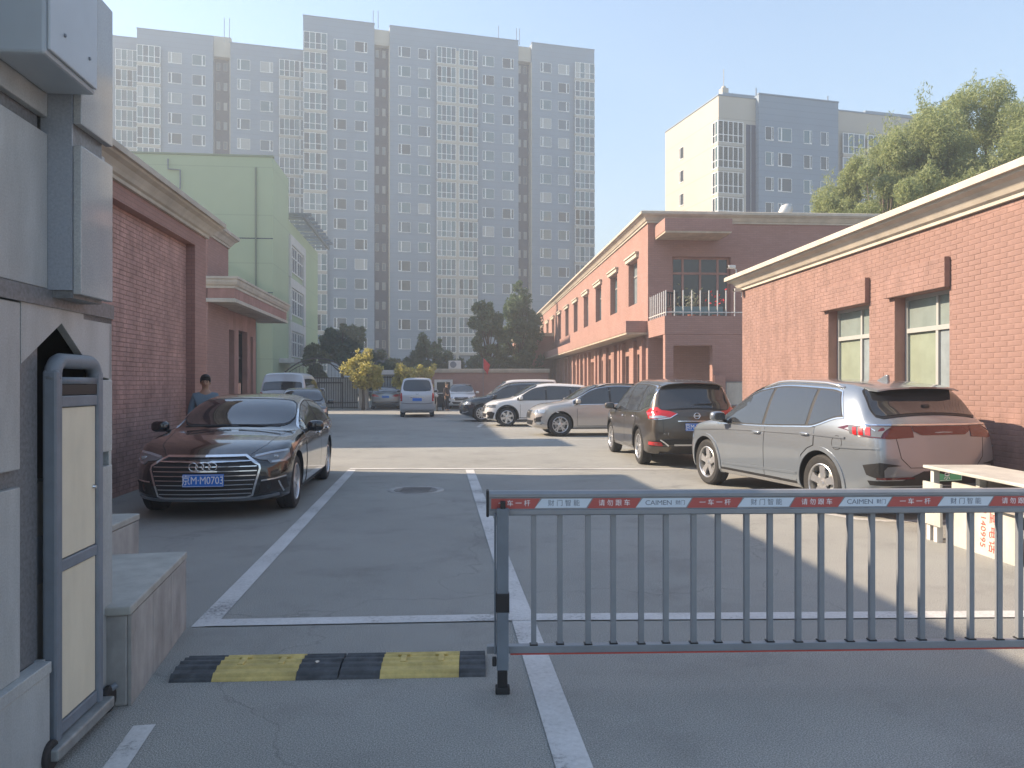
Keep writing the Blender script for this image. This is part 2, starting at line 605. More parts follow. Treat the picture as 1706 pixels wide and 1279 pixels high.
    def build(s, name, mats, parent=None, smooth=False, bevel=0.0, loc=None, rz=None, seg=2):
        o = link(name, s.mesh(name, mats, smooth), parent, loc, rz)
        if bevel:
            b = o.modifiers.new('bevel', 'BEVEL')
            b.width = bevel
            b.segments = seg
            b.limit_method = 'ANGLE'
            b.angle_limit = R(40)
        return o


def struct(o):
    o['kind'] = 'structure'
    return o


def bake(o):
    """evaluate an object's modifiers into a plain mesh"""
    dg = bpy.context.evaluated_depsgraph_get()
    me = bpy.data.meshes.new_from_object(o.evaluated_get(dg))
    return me


TEXT_CACHE = {}


def text_mesh(body, size, m, spacing=1.0):
    key = (body, size, m.name, spacing)
    if key in TEXT_CACHE:
        return TEXT_CACHE[key]
    cu = bpy.data.curves.new('text', 'FONT')
    cu.body = body
    cu.size = size
    cu.align_x = 'CENTER'
    cu.align_y = 'CENTER'
    cu.extrude = 0.0008
    cu.space_character = spacing
    cu.resolution_u = 3
    o = bpy.data.objects.new('text', cu)
    COL.objects.link(o)
    dg = bpy.context.evaluated_depsgraph_get()
    me = bpy.data.meshes.new_from_object(o.evaluated_get(dg))
    me.materials.clear()
    me.materials.append(m)
    bpy.data.objects.remove(o)
    TEXT_CACHE[key] = me
    return me


def text_on(name, body, size, m, parent, origin, right, up, spacing=1.0, sx=1.0):
    me = text_mesh(body, size, m, spacing)
    o = link(name, me, parent)
    r, u = Vector(right).normalized(), Vector(up).normalized()
    n = r.cross(u)
    mt = Matrix(((r.x * sx, u.x, n.x, origin[0]), (r.y * sx, u.y, n.y, origin[1]), (r.z * sx, u.z, n.z, origin[2]), (0, 0, 0, 1)))
    o.matrix_local = mt
    return o


TL = math.atan(0.1)        # lane and left side buildings
TR = math.atan(0.062)      # right side buildings


def fr(theta):
    c, s_ = math.cos(theta), math.sin(theta)
    def P(v, u, z=0.0):
        return Vector((c * v - s_ * u, s_ * v + c * u, z))
    return P


FL, FR = fr(TL), fr(TR)


def inv(theta, X, Y):
    c, s_ = math.cos(theta), math.sin(theta)
    return (c * X + s_ * Y, -s_ * X + c * Y)


# ------------------------------------------------------------------ ground and markings
g = MB()
g.quad((-900, -900, 0), (900, -900, 0), (900, 900, 0), (-900, 900, 0))
struct(g.build('ground', M['asphalt']))


def line(name, pts, w, label_z=0.004):
    """painted strip along a polyline on the ground"""
    b = MB()
    P = [Vector((p[0], p[1])) for p in pts]
    L_, R_ = [], []
    for i, p in enumerate(P):
        d0 = (p - P[i - 1]).normalized() if i else (P[1] - p).normalized()
        d1 = (P[i + 1] - p).normalized() if i < len(P) - 1 else d0
        t = (d0 + d1).normalized()
        nn = Vector((-t.y, t.x)) / max(0.3, t.dot(d1))
        L_.append(p + nn * w / 2)
        R_.append(p - nn * w / 2)
    for i in range(len(P) - 1):
        b.quad((*L_[i], label_z), (*R_[i], label_z), (*R_[i + 1], label_z), (*L_[i + 1], label_z))
    return struct(b.build(name, M['line']))


line('lane_marking_line', [(-2.035, 5.06), (-2.98, 14.33)], 0.15)
line('lane_marking_line', [(0.41, 1.6), (0.26, 3.2), (0.085, 5.1), (-0.79, 14.33)], 0.155, 0.006)
line('stop_line', [(-2.03, 5.13), (-0.0, 5.255), (1.8, 5.29), (3.6, 5.33)], 0.15, 0.008)
line('bay_marking_line', [(-3.05, 14.47), (0, 14.47), (3.2, 14.38)], 0.16, 0.008)
line('bay_marking_line', [(3.86, 9.55), (4.1, 9.1), (4.35, 8.98), (6.2, 8.92)], 0.14)
line('bay_marking_line', [(-1.25, 28.4), (-1.18, 30.6)], 0.16)
line('bay_marking_line', [(-1.2, 27.4), (0.8, 27.5)], 0.16)
line('bay_marking_line', [(0.6, 21.9), (4.8, 22.3)], 0.14)
line('worn_marking_line', [(-1.55, 2.6), (-1.72, 3.6)], 0.10)

mh = empty('manhole_cover', (-1.45, 11.6, 0), 0, 'round cast iron manhole cover sunk in the lane between the two long white lines', 'manhole')
b = MB()
b.lathe([(0.33, 0.0), (0.37, 0.006), (0.42, 0.006), (0.425, 0.0)], n=36)
b.build('rim', M['concrete'], mh)
b = MB()
b.lathe([(0.0, 0.007), (0.32, 0.007), (0.328, 0.0)], n=36)
for i in range(-3, 4):
    b.box(-0.22, 0.22, i * 0.07 - 0.012, i * 0.07 + 0.012, 0.006, 0.011)
b.build('cover', M['manhole'], mh)
# ------------------------------------------------------------------ left brick hall (frame FL: v to the right, u along the lane)
def root_at(F, theta, name, v, u, label, cat, group=None):
    p = F(v, u)
    return empty(name, (p.x, p.y, 0), theta, label, cat, group)


CORN = [(-0.02, 0.0), (0.05, 0.0), (0.05, 0.05), (0.09, 0.07), (0.12, 0.12), (0.17, 0.18), (0.24, 0.215), (0.25, 0.25), (0.30, 0.25), (0.30, 0.33), (0.28, 0.35), (-0.02, 0.35)]


def corn(z, h=0.35, o=0.30):
    return [(a * o / 0.30, z + c * h / 0.35) for a, c in CORN]


def lay_bricks(parent, mat_b, make_pt, a0, a1, z0, z1, holes, single=0, key=None, bw=0.236, bh=0.06, joint=0.009, flip=1):
    """Running-bond bricks proud of a mortar wall. make_pt(a, z, d): d outward. The 'single' largest are objects, the rest one joined part."""
    cells = []
    row, z = 0, z0
    while z < z1 - 0.01:
        zt = min(z + bh, z1)
        a = a0 - (0.5 if row % 2 else 0.0) * (bw + joint)
        while a < a1:
            b0, b1 = max(a, a0), min(a + bw, a1)
            segs = [(b0, b1)]
            for h in holes:
                if h[2] < (z + zt) / 2 < h[3]:
                    ns = []
                    for s0, s1 in segs:
                        if s1 <= h[0] or s0 >= h[1]:
                            ns.append((s0, s1))
                        else:
                            if s0 < h[0] - 0.02:
                                ns.append((s0, h[0] - 0.004))
                            if s1 > h[1] + 0.02:
                                ns.append((h[1] + 0.004, s1))
                    segs = ns
            for s0, s1 in segs:
                if s1 - s0 > 0.03:
                    cells.append((s0, s1, z, zt))
            a += bw + joint
        z += bh + joint
        row += 1
    singles = []
    if single:
        full = [c for c in cells if abs((c[1] - c[0]) - bw) < 1e-4 and abs(c[3] - c[2] - bh) < 1e-4]
        full.sort(key=key)
        singles = full[:single]
        ss = set(singles)
        cells = [c for c in cells if c not in ss]
    mb = MB()

    def brick(m_, s0, s1, t0, t1, d):
        vs = [make_pt(s0, t0, 0), make_pt(s1, t0, 0), make_pt(s1, t1, 0), make_pt(s0, t1, 0)]
        e = 0.003
        vs += [make_pt(s0 + e, t0 + e, d), make_pt(s1 - e, t0 + e, d), make_pt(s1 - e, t1 - e, d), make_pt(s0 + e, t1 - e, d)]
        m_.add(vs, [(4, 5, 6, 7), (0, 1, 5, 4), (1, 2, 6, 5), (2, 3, 7, 6), (3, 0, 4, 7)])
    for c in cells:
        brick(mb, *c, 0.0042 + random.uniform(-0.001, 0.001))
    o = mb.build('brick', mat_b, parent)
    o['kind'] = 'stuff'
    if singles:
        m1 = MB()
        base = make_pt(0, 0, 0)
        vs0 = lambda s0, t0, d: make_pt(s0, t0, d)
        brick(m1, 0, bw, 0, bh, 0.0042)
        me = m1.mesh('brick', mat_b)
        for c in singles:
            p = Vector(make_pt(c[0], c[2], random.uniform(-0.001, 0.001))) - Vector(base)
            link('brick', me, parent, p)


# origin of the hall at its yard-side corner on the ground: v=-4.33, u=15.3
H0V, H0U = -4.33, 15.1
hall = root_at(FL, TL, 'brick_hall', H0V, H0U, 'long red brick hall with a cream cornice beside the black sedan', 'building')
b = MB()
U0 = 4.6 - H0U
b.facade(lambda a, z, d: (-d, a, z), U0, 0, 0, 4.4, [(U0 + 1.0, -0.66, -0.01, 4.12)], 0.16)   # front face with the recessed panel
b.facade(lambda a, z, d: (-0.16 - d, a, z), U0 + 1.0, -0.66, 0, 4.12, [], 0.1, m=1)
b.quad((0, 0, 0), (-9, 0, 0), (-9, 0, 4.4), (0, 0, 4.4))
b.quad((0, U0, 0), (-9, U0, 0), (-9, U0, 4.4), (0, U0, 4.4))
b.quad((-9, U0, 0), (-9, 0, 0), (-9, 0, 4.4), (-9, U0, 4.4))
b.build('wall', [M['brickwork'], M['mortar']], hall)
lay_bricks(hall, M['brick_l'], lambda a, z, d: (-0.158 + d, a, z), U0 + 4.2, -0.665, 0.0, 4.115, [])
b = MB()
b.sweep(corn(4.36), [(0, U0), (0, 0.0), (-9, 0.0)])
b.build('cornice', M['cornice'], hall)
b = MB()
b.quad((0.02, U0, 4.69), (-9, U0, 4.69), (-9, 0, 4.69), (0.02, 0, 4.69))
b.box(-3.3, -2.2, -6.2, -5.2, 4.69, 5.25)
b.build('roof', M['concrete'], hall)

# entrance block further along: upper wall, cornice, canopied porch
E0V, E0U = -6.4, 22.5
ent = root_at(FL, TL, 'entrance_block', E0V, E0U, 'red brick entrance block with a cream edged canopy over its glass door', 'building')
b = MB()
UE = 2.0
b.facade(lambda a, z, d: (-d, a, z), 0, UE, 0, 5.35, [], 0.1)
b.quad((0, 0, 0), (-9, 0, 0), (-9, 0, 5.35), (0, 0, 5.35))
b.quad((0, UE, 3.4), (-9, UE, 3.4), (-9, UE, 5.35), (0, UE, 5.35))
b.build('wall', M['brickwork'], ent)
b = MB()
b.sweep(corn(5.33, 0.35, 0.26), [(-9, 0), (0, 0), (0, UE), (-9, UE)][::1])
b.build('cornice', M['cornice'], ent)
b = MB()
b.quad((0, 0, 5.66), (-9, 0, 5.66), (-9, UE, 5.66), (0, UE, 5.66))
b.build('roof', M['concrete'], ent)
# porch front wall between u 22.6 .. 26.1
PE = 5.6
b = MB()
holes = [(UE + 0.25, UE + 0.85, 0.0, 3.05), (UE + 1.35, UE + 2.45, 0.0, 3.1), (UE + 2.85, UE + 3.2, 0.4, 3.0)]
b.facade(lambda a, z, d: (-0.05 - d, a, z), UE - 0.01, PE, 0, 3.6, holes, 0.3)
b.quad((-0.05, PE, 0), (-6, PE, 0), (-6, PE, 3.6), (-0.05, PE, 3.6))
b.build('porch_wall', M['redpaint'], ent)
for k, (h, nm) in enumerate(zip(holes, ('window', 'door', 'window'))):
    b = MB()
    x = -0.28
    f = 0.06
    for (a0, a1, z0, z1) in ((h[0], h[0] + f, h[2], h[3]), (h[1] - f, h[1], h[2], h[3]), (h[0] + f, h[1] - f, h[3] - f, h[3]), (h[0] + f, h[1] - f, 2.25, 2.32)):
        b.box(x, x + 0.07, a0, a1, z0, z1)
    if nm == 'door':
        mid = (h[0] + h[1]) / 2
        b.box(x, x + 0.07, mid - 0.035, mid + 0.035, 0.0, 2.25)
    o = b.build(nm, M['dark'], ent)
    b = MB()
    b.box(x - 0.02, x + 0.01, h[0] + f * 0.5, h[1] - f * 0.5, h[2], h[3] - f * 0.5)
    b.build('pane', M['glass_dark'], o)
    if nm == 'door':
        b = MB()
        for q in (-0.09, 0.06):
            b.tube([(x + 0.12, mid + q, 0.8), (x + 0.12, mid + q, 1.5)], 0.02)
        b.build('handle', M['chrome'], o)
# canopy
c0, c1 = 0.05, 7.0
cv = 0.72
b = MB()
b.box(-0.3, cv - 0.06, c0 + 0.06, c1 - 0.06, 3.62, 3.72)
b.build('canopy_soffit', M['soffit'], ent)
b = MB()
ring = [(-0.3, c0), (cv - 0.1, c0), (cv - 0.1, c1), (-0.3, c1)]
b.sweep([(-0.08, 3.70), (0.05, 3.70), (0.05, 3.96), (-0.08, 3.96)], ring)
b.build('canopy_fascia', M['redpaint'], ent)
b = MB()
b.sweep([(-0.09, 3.60), (0.09, 3.60), (0.09, 3.67), (0.06, 3.70), (-0.09, 3.70)], ring)
b.sweep([(-0.09, 3.96), (0.07, 3.96), (0.07, 4.02), (0.11, 4.05), (0.14, 4.12), (0.14, 4.20), (0.17, 4.20), (0.17, 4.26), (-0.09, 4.26)], ring)
b.build('canopy_trim', M['cornice'], ent)
b = MB()
b.box(-0.3, cv - 0.2, c0 + 0.1, c1 - 0.1, 4.18, 4.2)
b.build('canopy_roof', M['concrete'], ent)
# unseen wing, added behind the porch and hidden from the gate by the hall: it carries the shade across the yard
b = MB()
b.box(-20, -8.6, 2.7, 20.4, 0, 10.4)
b.build('added_shade_wing', M['brickwork'], ent)
ent.scale = (1.09, 1.09, 1.09)

# ------------------------------------------------------------------ right single-storey brick annex (frame FR)
A0V, A0U = 6.737, 18.28
annex = root_at(FR, TR, 'brick_annex', A0V, A0U, 'sunlit single storey red brick annex with two recessed windows behind the silver suv', 'building')
HOL = [(12.42 - A0U, 13.86 - A0U, 0.95, 2.95), (10.30 - A0U, 11.66 - A0U, 0.95, 2.95)]
b = MB()
NU = 3.0 - A0U
b.facade(lambda a, z, d: (d, a, z), NU, 0, 0, 3.9, HOL, 0.24, m=0, mr=1)
b.quad((0, 0, 0), (9, 0, 0), (9, 0, 3.9), (0, 0, 3.9), 2)
b.quad((0, NU, 0), (9, NU, 0), (9, NU, 3.9), (0, NU, 3.9), 2)
b.quad((9, NU, 0), (9, 0, 0), (9, 0, 3.9), (9, NU, 3.9), 2)
b.build('wall', [M['mortar'], M['redpaint'], M['brickwork']], annex)
lay_bricks(annex, M['brick'], lambda a, z, d: (-d, a, z), 7.2 - A0U, 0, 0.0, 3.84, HOL, single=290,
           key=lambda c: (c[0] + A0U < 8.75 or c[2] < 1.25 or c[2] > 3.7, c[0]))
b = MB()
b.facade(lambda a, z, d: (d - 0.003, a, z), NU, 7.2 - A0U, 0, 3.84, [], 0.1)
b.build('end_wall', M['brickwork'], annex)
b = MB()
b.sweep(corn(3.86, 0.36, 0.34), [(9, 0), (0, 0), (0, NU), (9, NU)][::1])
b.build('cornice', M['cornice'], annex)
b = MB()
b.quad((-0.02, NU, 4.2), (9, NU, 4.2), (9, 0, 4.2), (-0.02, 0, 4.2))
b.build('roof', M['concrete'], annex)
for h in HOL:
    b = MB()
    b.box(-0.09, -0.0085, h[0] - 0.03, h[1] + 0.16, 2.952, 3.37)
    ln = b.build('lintel', M['mortar'], annex)
    lay_bricks(ln, M['brick'], lambda a, z, d: (-0.09 - d, a, z), h[0] - 0.03, h[1] + 0.16, 2.954, 3.36, [])
    b = MB()
    b.box(-0.06, 0.0, h[0] - 0.05, h[1] + 0.05, 0.86, 0.948)
    b.build('sill', M['concrete'], annex)
    # frame: transom at 2.42, mullion dividing top and bottom lights
    x0, x1, f = 0.17, 0.235, 0.055
    mid = h[0] + 0.40 * (h[1] - h[0])
    b = MB()
    b.box(x0, x1, h[0], h[0] + f, h[2], h[3])
    b.box(x0, x1, h[1] - f, h[1], h[2], h[3])
    b.box(x0, x1, h[0] + f, h[1] - f, h[3] - f, h[3])
    b.box(x0, x1, h[0] + f, h[1] - f, h[2], h[2] + f)
    b.box(x0 - 0.01, x1, h[0] + f, h[1] - f, 2.39, 2.46)
    b.box(x0, x1, mid - 0.025, mid + 0.025, 2.46, h[3] - f)
    b.box(x0 - 0.005, x1, mid - 0.03, mid + 0.03, h[2] + f, 2.39)
    w = b.build('window', M['frame_dull'], annex)
    for (a0, a1, z0, z1, mm, dx) in ((h[0] + f, mid - 0.03, h[2] + f, 2.39, 'glass_lace', 0.0), (mid + 0.03, h[1] - f, h[2] + f, 2.39, 'glass_green', 0.012),
                                     (h[0] + f, mid - 0.025, 2.46, h[3] - f, 'glass_pale', 0.0), (mid + 0.025, h[1] - f, 2.46, h[3] - f, 'glass_pale', 0.004)):
        b = MB()
        b.box(x0 + 0.03 + dx, x0 + 0.04 + dx, a0, a1, z0, z1)
        b.build('pane', M[mm], w)
    b = MB()
    b.quad((x1 + 0.3, h[0], h[2]), (x1 + 0.3, h[1], h[2]), (x1 + 0.3, h[1], h[3]), (x1 + 0.3, h[0], h[3]))
    b.build('curtain', M['glass_curtain'], w)

for (du, dv, z, lab, nm) in ((-0.35, -0.28, 4.22, 'white floodlight camera standing on the end of the annex cornice', 'camera'),
                             (-0.1, -0.05, 3.7, 'small white security camera fixed under the end of the annex cornice', 'camera')):
    p = FR(A0V + dv, A0U + du)
    c = empty('security_camera', (p.x, p.y, z), TR, lab, nm, 'security cameras on the annex')
    b = MB()
    b.tube([(0.0, 0, 0), (0.0, 0, 0.10), (-0.06, 0.02, 0.14)], 0.016)
    b.build('bracket', M['white'], c)
    b = MB()
    b.box(-0.20, -0.03, -0.06, 0.08, 0.13, 0.20)
    b.build('housing', M['white'], c, bevel=0.012)
    b = MB()
    b.lathe([(0.0, -0.215), (0.035, -0.213), (0.035, -0.20)], (0, 0.0, 0.165), axis='x', n=12)
    b.build('lens', M['dark'], c)

# ------------------------------------------------------------------ two-storey brick building beyond (frame FR)
T0V, T0U = 6.737, 27.9
two = root_at(FR, TR, 'brick_office', T0V, T0U, 'two storey red brick building with a row of tall windows and a belt ledge', 'building')
LEN = 40.5
ups = [30.45 + 3.96 * i - T0U for i in range(10)]
UPW = [(u - 0.8, u + 0.8, 4.76, 6.5) for u in ups if u + 1 < LEN]
DOORS = [(29.2, .45), (31.2, .6), (33.3, .3), (35.0, .55), (36.9, .5), (39.8, .85), (43.0, .5), (45.9, .55), (49.7, .5), (54.0, .5), (58.0, .5), (62.0, .5)]
LOW = [(u - w_ - T0U, u + w_ - T0U, 0.35, 2.75) for u, w_ in DOORS]
b = MB()
b.facade(lambda a, z, d: (d, a, z), 0, LEN, 0, 7.55, UPW + LOW, 0.3)
b.quad((0.0, LEN, 0), (12, LEN, 0), (12, LEN, 7.55), (0, LEN, 7.55))
DR = (0.9, 3.1, 3.92, 6.3)
b.facade(lambda a, z, d: (a, d, z), 0, 14, 0, 7.55, [DR], 0.25)
b.build('wall', M['brickwork'], two)
for u, w_ in DOORS:        # brick piers between the ground floor openings
    for s_ in (-1, 1):
        c = u - T0U + s_ * (w_ + 0.28)
        b = MB()
        b.box(-0.14, -0.002, c - 0.2, c + 0.2, 0, 3.3)
        b.build('brick_pier', M['brickwork'], two)
b2 = MB()
b2.sweep(corn(7.52, 0.39, 0.32), [(14, 0), (0, 0), (0, LEN)][::-1])
b2.build('cornice', M['cornice'], two)
b = MB()
b.quad((0, 0, 7.9), (14, 0, 7.9), (14, LEN, 7.9), (0, LEN, 7.9))
b.build('roof', M['concrete'], two)
# belt ledge
b = MB()
b.box(-0.82, -0.003, 0.0, LEN - 0.5, 3.50, 3.92)
b.build('ledge', M['brickwork'], two)
b = MB()
b.box(-0.80, -0.01, 0.02, LEN - 0.5, 3.43, 3.497)
b.build('ledge_soffit', M['soffit'], two)


def win(parent, P, h, cols, transom, frame_m, glass, f=0.05, th=0.05, name='window'):
    """window part with frame bars; panes as a sub-part. P(a, z, d)"""
    a0, a1, z0, z1 = h
    b_, g_ = MB(), MB()

    def bar(x0, x1, y0, y1, d0=0.0, d1=th):
        pts = [P(x0, y0, d0), P(x1, y0, d0), P(x1, y1, d0), P(x0, y1, d0), P(x0, y0, d1), P(x1, y0, d1), P(x1, y1, d1), P(x0, y1, d1)]
        b_.add(pts, [(0, 1, 2, 3), (4, 5, 6, 7), (0, 1, 5, 4), (1, 2, 6, 5), (2, 3, 7, 6), (3, 0, 4, 7)])
    bar(a0, a0 + f, z0, z1)
    bar(a1 - f, a1, z0, z1)
    bar(a0 + f, a1 - f, z0, z0 + f)
    bar(a0 + f, a1 - f, z1 - f, z1)
    for c in cols:
        x = a0 + (a1 - a0) * c
        bar(x - f / 2, x + f / 2, z0 + f, z1 - f)
    if transom:
        bar(a0 + f, a1 - f, transom - f / 2, transom + f / 2, -0.003, th - 0.003)
    g_.quad(P(a0 + f * .5, z0 + f * .5, th * .6), P(a1 - f * .5, z0 + f * .5, th * .6), P(a1 - f * .5, z1 - f * .5, th * .6), P(a0 + f * .5, z1 - f * .5, th * .6))
    w_ = b_.build(name, frame_m, parent)
    g_.build('pane', glass, w_)
    return w_


for k, h in enumerate(UPW):
    win(two, lambda a, z, d: (0.22 + d, a, z), h, (0.5,), h[2] + 1.2, M['frame_dull'], M['glass_teal'] if k % 3 else M['glass_lace'])
    b = MB()
    b.box(-0.10, -0.002, h[0] - 0.22, h[1] + 0.22, 6.53, 6.68)
    b.box(-0.15, -0.002, h[0] - 0.27, h[1] + 0.27, 6.68, 6.74)
    b.build('window_head', M['cornice'], two)
for k, h in enumerate(LOW):
    nm = 'door' if k == 5 else 'window'
    win(two, lambda a, z, d: (0.2 + d, a, z), h, (0.5,), h[2] + 1.5, M['cornice'] if k == 5 else M['frame_dull'], M['soffit'] if k == 5 else M['glass_dark'] if k % 2 else M['glass_teal'], name=nm)
# balcony door, its canopy, porch and balcony at the near end
w = win(two, lambda a, z, d: (a, 0.16 + d, z), DR, (0.2, 0.5, 0.8), 5.7, M['redpaint'], M['glass_dark'], f=0.08, name='balcony_door')
b = MB()
b.box(0.25, 2.65, -1.45, -0.002, 6.96, 7.40)
b.build('balcony_canopy', M['brickwork'], two)
b = MB()
b.box(0.27, 2.63, -1.43, -0.01, 6.9, 6.957)
b.build('canopy_soffit', M['soffit'], two)
b = MB()
PD = -2.45
b.box(-0.02, 3.6, PD, -0.003, 3.28, 3.90)
b.build('balcony_slab', M['brickwork'], two)
b = MB()
b.facade(lambda a, z, d: (a, PD + 0.02 + d, z), 0.0, 3.58, 0, 3.277, [(0.28, 1.62, -0.01, 2.9)], 0.3)
b.box(1.66, 1.98, PD - 0.25, PD + 0.016, 0, 1.9)
b.box(0.0, 0.1, PD + 0.024, PD + 0.3, 0, 3.277)
b.build('porch_wall', M['brickwork'], two)
rl = MB()
rails = []
for i in range(10):
    rails.append((0.03, PD + 0.05 + i * 0.27))
for i in range(1, 13):
    rails.append((0.03 + i * 0.295, PD + 0.05))
me = MB().tube([(0, 0, 0), (0, 0, 0.86)], 0.02, 6).mesh('railing_bar', M['white'])
rail = None
for p in rails:
    link('railing_bar', me, two, (p[0], p[1], 3.9))
b = MB()
b.tube([(0.03, -0.05, 4.02), (0.03, PD + 0.05, 4.02), (3.58, PD + 0.05, 4.02)], 0.018, 6)
b.build('railing_rail', M['white'], two)
b = MB()
b.box(0.36, 2.0, PD + 0.09, PD + 0.10, 3.95, 4.22)
b.build('railing_glass', M['glass_teal'], two)

# potted plants and chairs on the balcony
for (x, y, col, lab) in ((1.15, -1.6, 'leaf_pot', 'bushy potted plant in the middle of the balcony'), (1.95, -1.8, 'leaf_red', 'red flowering pot plant near the balcony front')):
    p = FR(T0V + x, T0U + y)
    pot = empty('potted_plant', (p.x, p.y, 3.9), TR, lab, 'plant', 'pot plants on the balcony')
    b = MB()
    b.lathe([(0.0, 0.0), (0.12, 0.0), (0.17, 0.3), (0.19, 0.3), (0.19, 0.34), (0.15, 0.34), (0.0, 0.3)], n=14)
    b.build('pot', M['terracotta'], pot)
    b = MB()
    n_ = 160 if col == 'leaf_pot' else 24
    for _ in range(n_):
        q = Vector((random.gauss(0, 0.16), random.gauss(0, 0.16), 0.55 + random.gauss(0, 0.2)))
        d = Vector((random.gauss(0, 1), random.gauss(0, 1), random.gauss(0, 1))).normalized() * 0.06
        e = d.cross(Vector((random.gauss(0, 1), random.gauss(0, 1), random.gauss(0, 1)))).normalized() * 0.03
        b.quad(q - d, q + e, q + d, q - e)
    b.build('foliage', M['flag'] if col == 'leaf_red' else leaf_mat('pot leaves', (0.12, 0.16, 0.10), (0.3, 0.3, 0.24)), pot)
for (x, y, rz, lab) in ((0.7, -1.1, 0.3, 'dark slatted balcony chair beside the door'), (1.6, -1.0, -0.5, 'dark slatted balcony chair farther from the corner')):
    p = FR(T0V + x, T0U + y)
    ch = empty('balcony_chair', (p.x, p.y, 3.9), rz, lab, 'chair', 'chairs on the balcony')
    b = MB()
    b.box(-0.24, 0.24, -0.24, 0.24, 0.42, 0.46)
    b.build('seat', M['dark'], ch)
    b = MB()
    for i in range(5):
        b.box(-0.22 + i * 0.1, -0.18 + i * 0.1, 0.2, 0.24, 0.46, 0.95)
    b.box(-0.24, 0.24, 0.19, 0.25, 0.93, 0.98)
    b.build('backrest', M['dark'], ch)
    lm = MB().box(-0.02, 0.02, -0.02, 0.02, 0, 0.42).mesh('leg', M['dark'])
    for sx in (-.21, .21):
        for sy in (-.21, .21):
            link('leg', lm, ch, (sx, sy, 0))

# notice board on the porch side, roof fan on the office
p = FR(T0V + 2.35, T0U + PD - 0.02)
nb = empty('notice_board', (p.x, p.y, 0.9), TR, 'pale notice board on the porch wall beside the dark brown suv', 'notice board')
b = MB()
b.box(-0.28, 0.28, -0.03, 0.0, 0.0, 0.75)
b.build('panel', M['offwhite'], nb)
b = MB()
for (x0, x1, z0, z1) in ((-.31, -.28, -.03, .78), (.28, .31, -.03, .78), (-.28, .28, -.03, 0), (-.28, .28, .75, .78)):
    b.box(x0, x1, -0.05, 0.0, z0, z1)
b.build('frame', M['steel'], nb)
p = FR(T0V + 6.3, T0U + 3)
rv = empty('roof_vent', (p.x, p.y, 7.9), 0.6, 'white bent ventilation hood on the office roof', 'roof vent')
b = MB()
b.lathe([(0.0, 0.0), (0.30, 0.0), (0.26, 0.25), (0.20, 0.35), (0.20, 0.5)], n=16)
b.build('base', M['white'], rv)
b = MB()
b.tube([(0, 0, 0.45), (0.05, 0, 0.7), (0.2, 0, 0.9), (0.42, 0, 0.95)], [0.17, 0.19, 0.21, 0.24], 12)
b.build('hood', M['white'], rv, smooth=True)

# ------------------------------------------------------------------ stone gate pier on the left (frame FL)
G0V, G0U = -1.62, 3.0
pier = root_at(FL, TL, 'gate_pier', G0V, G0U, 'big granite clad gate pier with a pointed niche at the left edge', 'pillar')
b = MB()
b.box(-1.4, -0.035, -1.2, 0.395, 0.0, 4.6)
b.box(-1.4, 0.095, 0.425, 0.705, 1.965, 4.6)
b.box(-1.4, -0.5, 0.395, 1.02, 0.0, 1.9)
b.build('core', M['granite_dark'], pier)
b = MB()
b.box(-0.03, 0.095, 0.412, 0.4245, 1.996, 4.6)
b.build('return_facing', mat('blue grey slab', (0.26, 0.29, 0.33), 0.25, var=0.12, vscale=90), pier)
rows = [(0.45, 1.195), (1.265, 1.92), (2.0, 2.65), (2.72, 3.37), (3.44, 4.1), (4.17, 4.6)]


def slab(x0, x1, y0, y1, z0, z1, m_='granite', nm='stone_slab'):
    b_ = MB()
    b_.box(x0, x1, y0, y1, z0, z1)
    return b_.build(nm, M[m_], pier, bevel=0.004)


for k, (z0, z1) in enumerate(rows):
    for (y0, y1) in ((-1.2, -0.62), (-0.61, -0.02), (-0.01, 0.41)):
        if k < 2 and y0 == -0.01:
            y1 = 0.195
        slab(-0.034, 0.0, y0, y1, z0, z1)
for k, (z0, z1) in enumerate(rows[2:]):
    slab(0.096, 0.13, 0.42, 0.74, z0 - 0.02, z1 - 0.04, 'granite_polished')
    slab(-0.4, 0.095, 0.706, 0.74, z0, z1, 'granite')
slab(-0.034, 0.004, 0.87, 1.05, 0.0, 1.195)
slab(-0.034, 0.004, 0.87, 1.05, 1.265, 1.62)
slab(-1.4, 0.0, 1.021, 1.052, 0.0, 1.9)
# stone over the niche with the pointed cut-out
b = MB()
b.prism([(0.2, 1.925), (0.2, 1.68), (0.53, 1.865), (0.87, 1.64), (1.05, 1.625), (1.05, 1.925)], 'x', -0.034, 0.0)
b.build('niche_head', M['granite'], pier)
b = MB()
b.box(-0.034, 0.012, -1.2, 1.05, 1.925, 1.995)
b.box(-1.4, -0.0, 0.74, 1.05, 1.9, 1.924)
b.build('band', M['granite_dark'], pier)
b = MB()
b.box(-0.5, -0.49, 0.2, 1.02, 0, 1.9)
b.box(-0.49, -0.034, 1.0, 1.02, 0, 1.9)
b.build('niche_lining', M['hole'], pier)
# plinth
for (y0, y1) in ((-1.2, -0.30), (-0.293, 0.365)):
    slab(0.0, 0.03, y0, y1, 0.0, 0.40)
slab(-0.03, 0.035, -1.2, 0.37, 0.402, 0.45, 'granite', 'plinth_cap')
slab(-0.5, -0.001, 0.365, 0.395, 0.0, 0.45)
# grey service cabinet inside the niche
p = FL(G0V - 0.25, G0U + 0.33)
cab = empty('service_cabinet', (p.x, p.y, 0), TL, 'grey steel cabinet standing inside the pier niche', 'cabinet')
b = MB()
b.box(-0.12, 0.19, 0.07, 0.28, 0.0, 1.18)
b.build('body', M['concrete'], cab)
b = MB()
b.box(0.19, 0.198, 0.1, 0.25, 0.75, 0.95)
b.build('latch', M['steel'], cab)
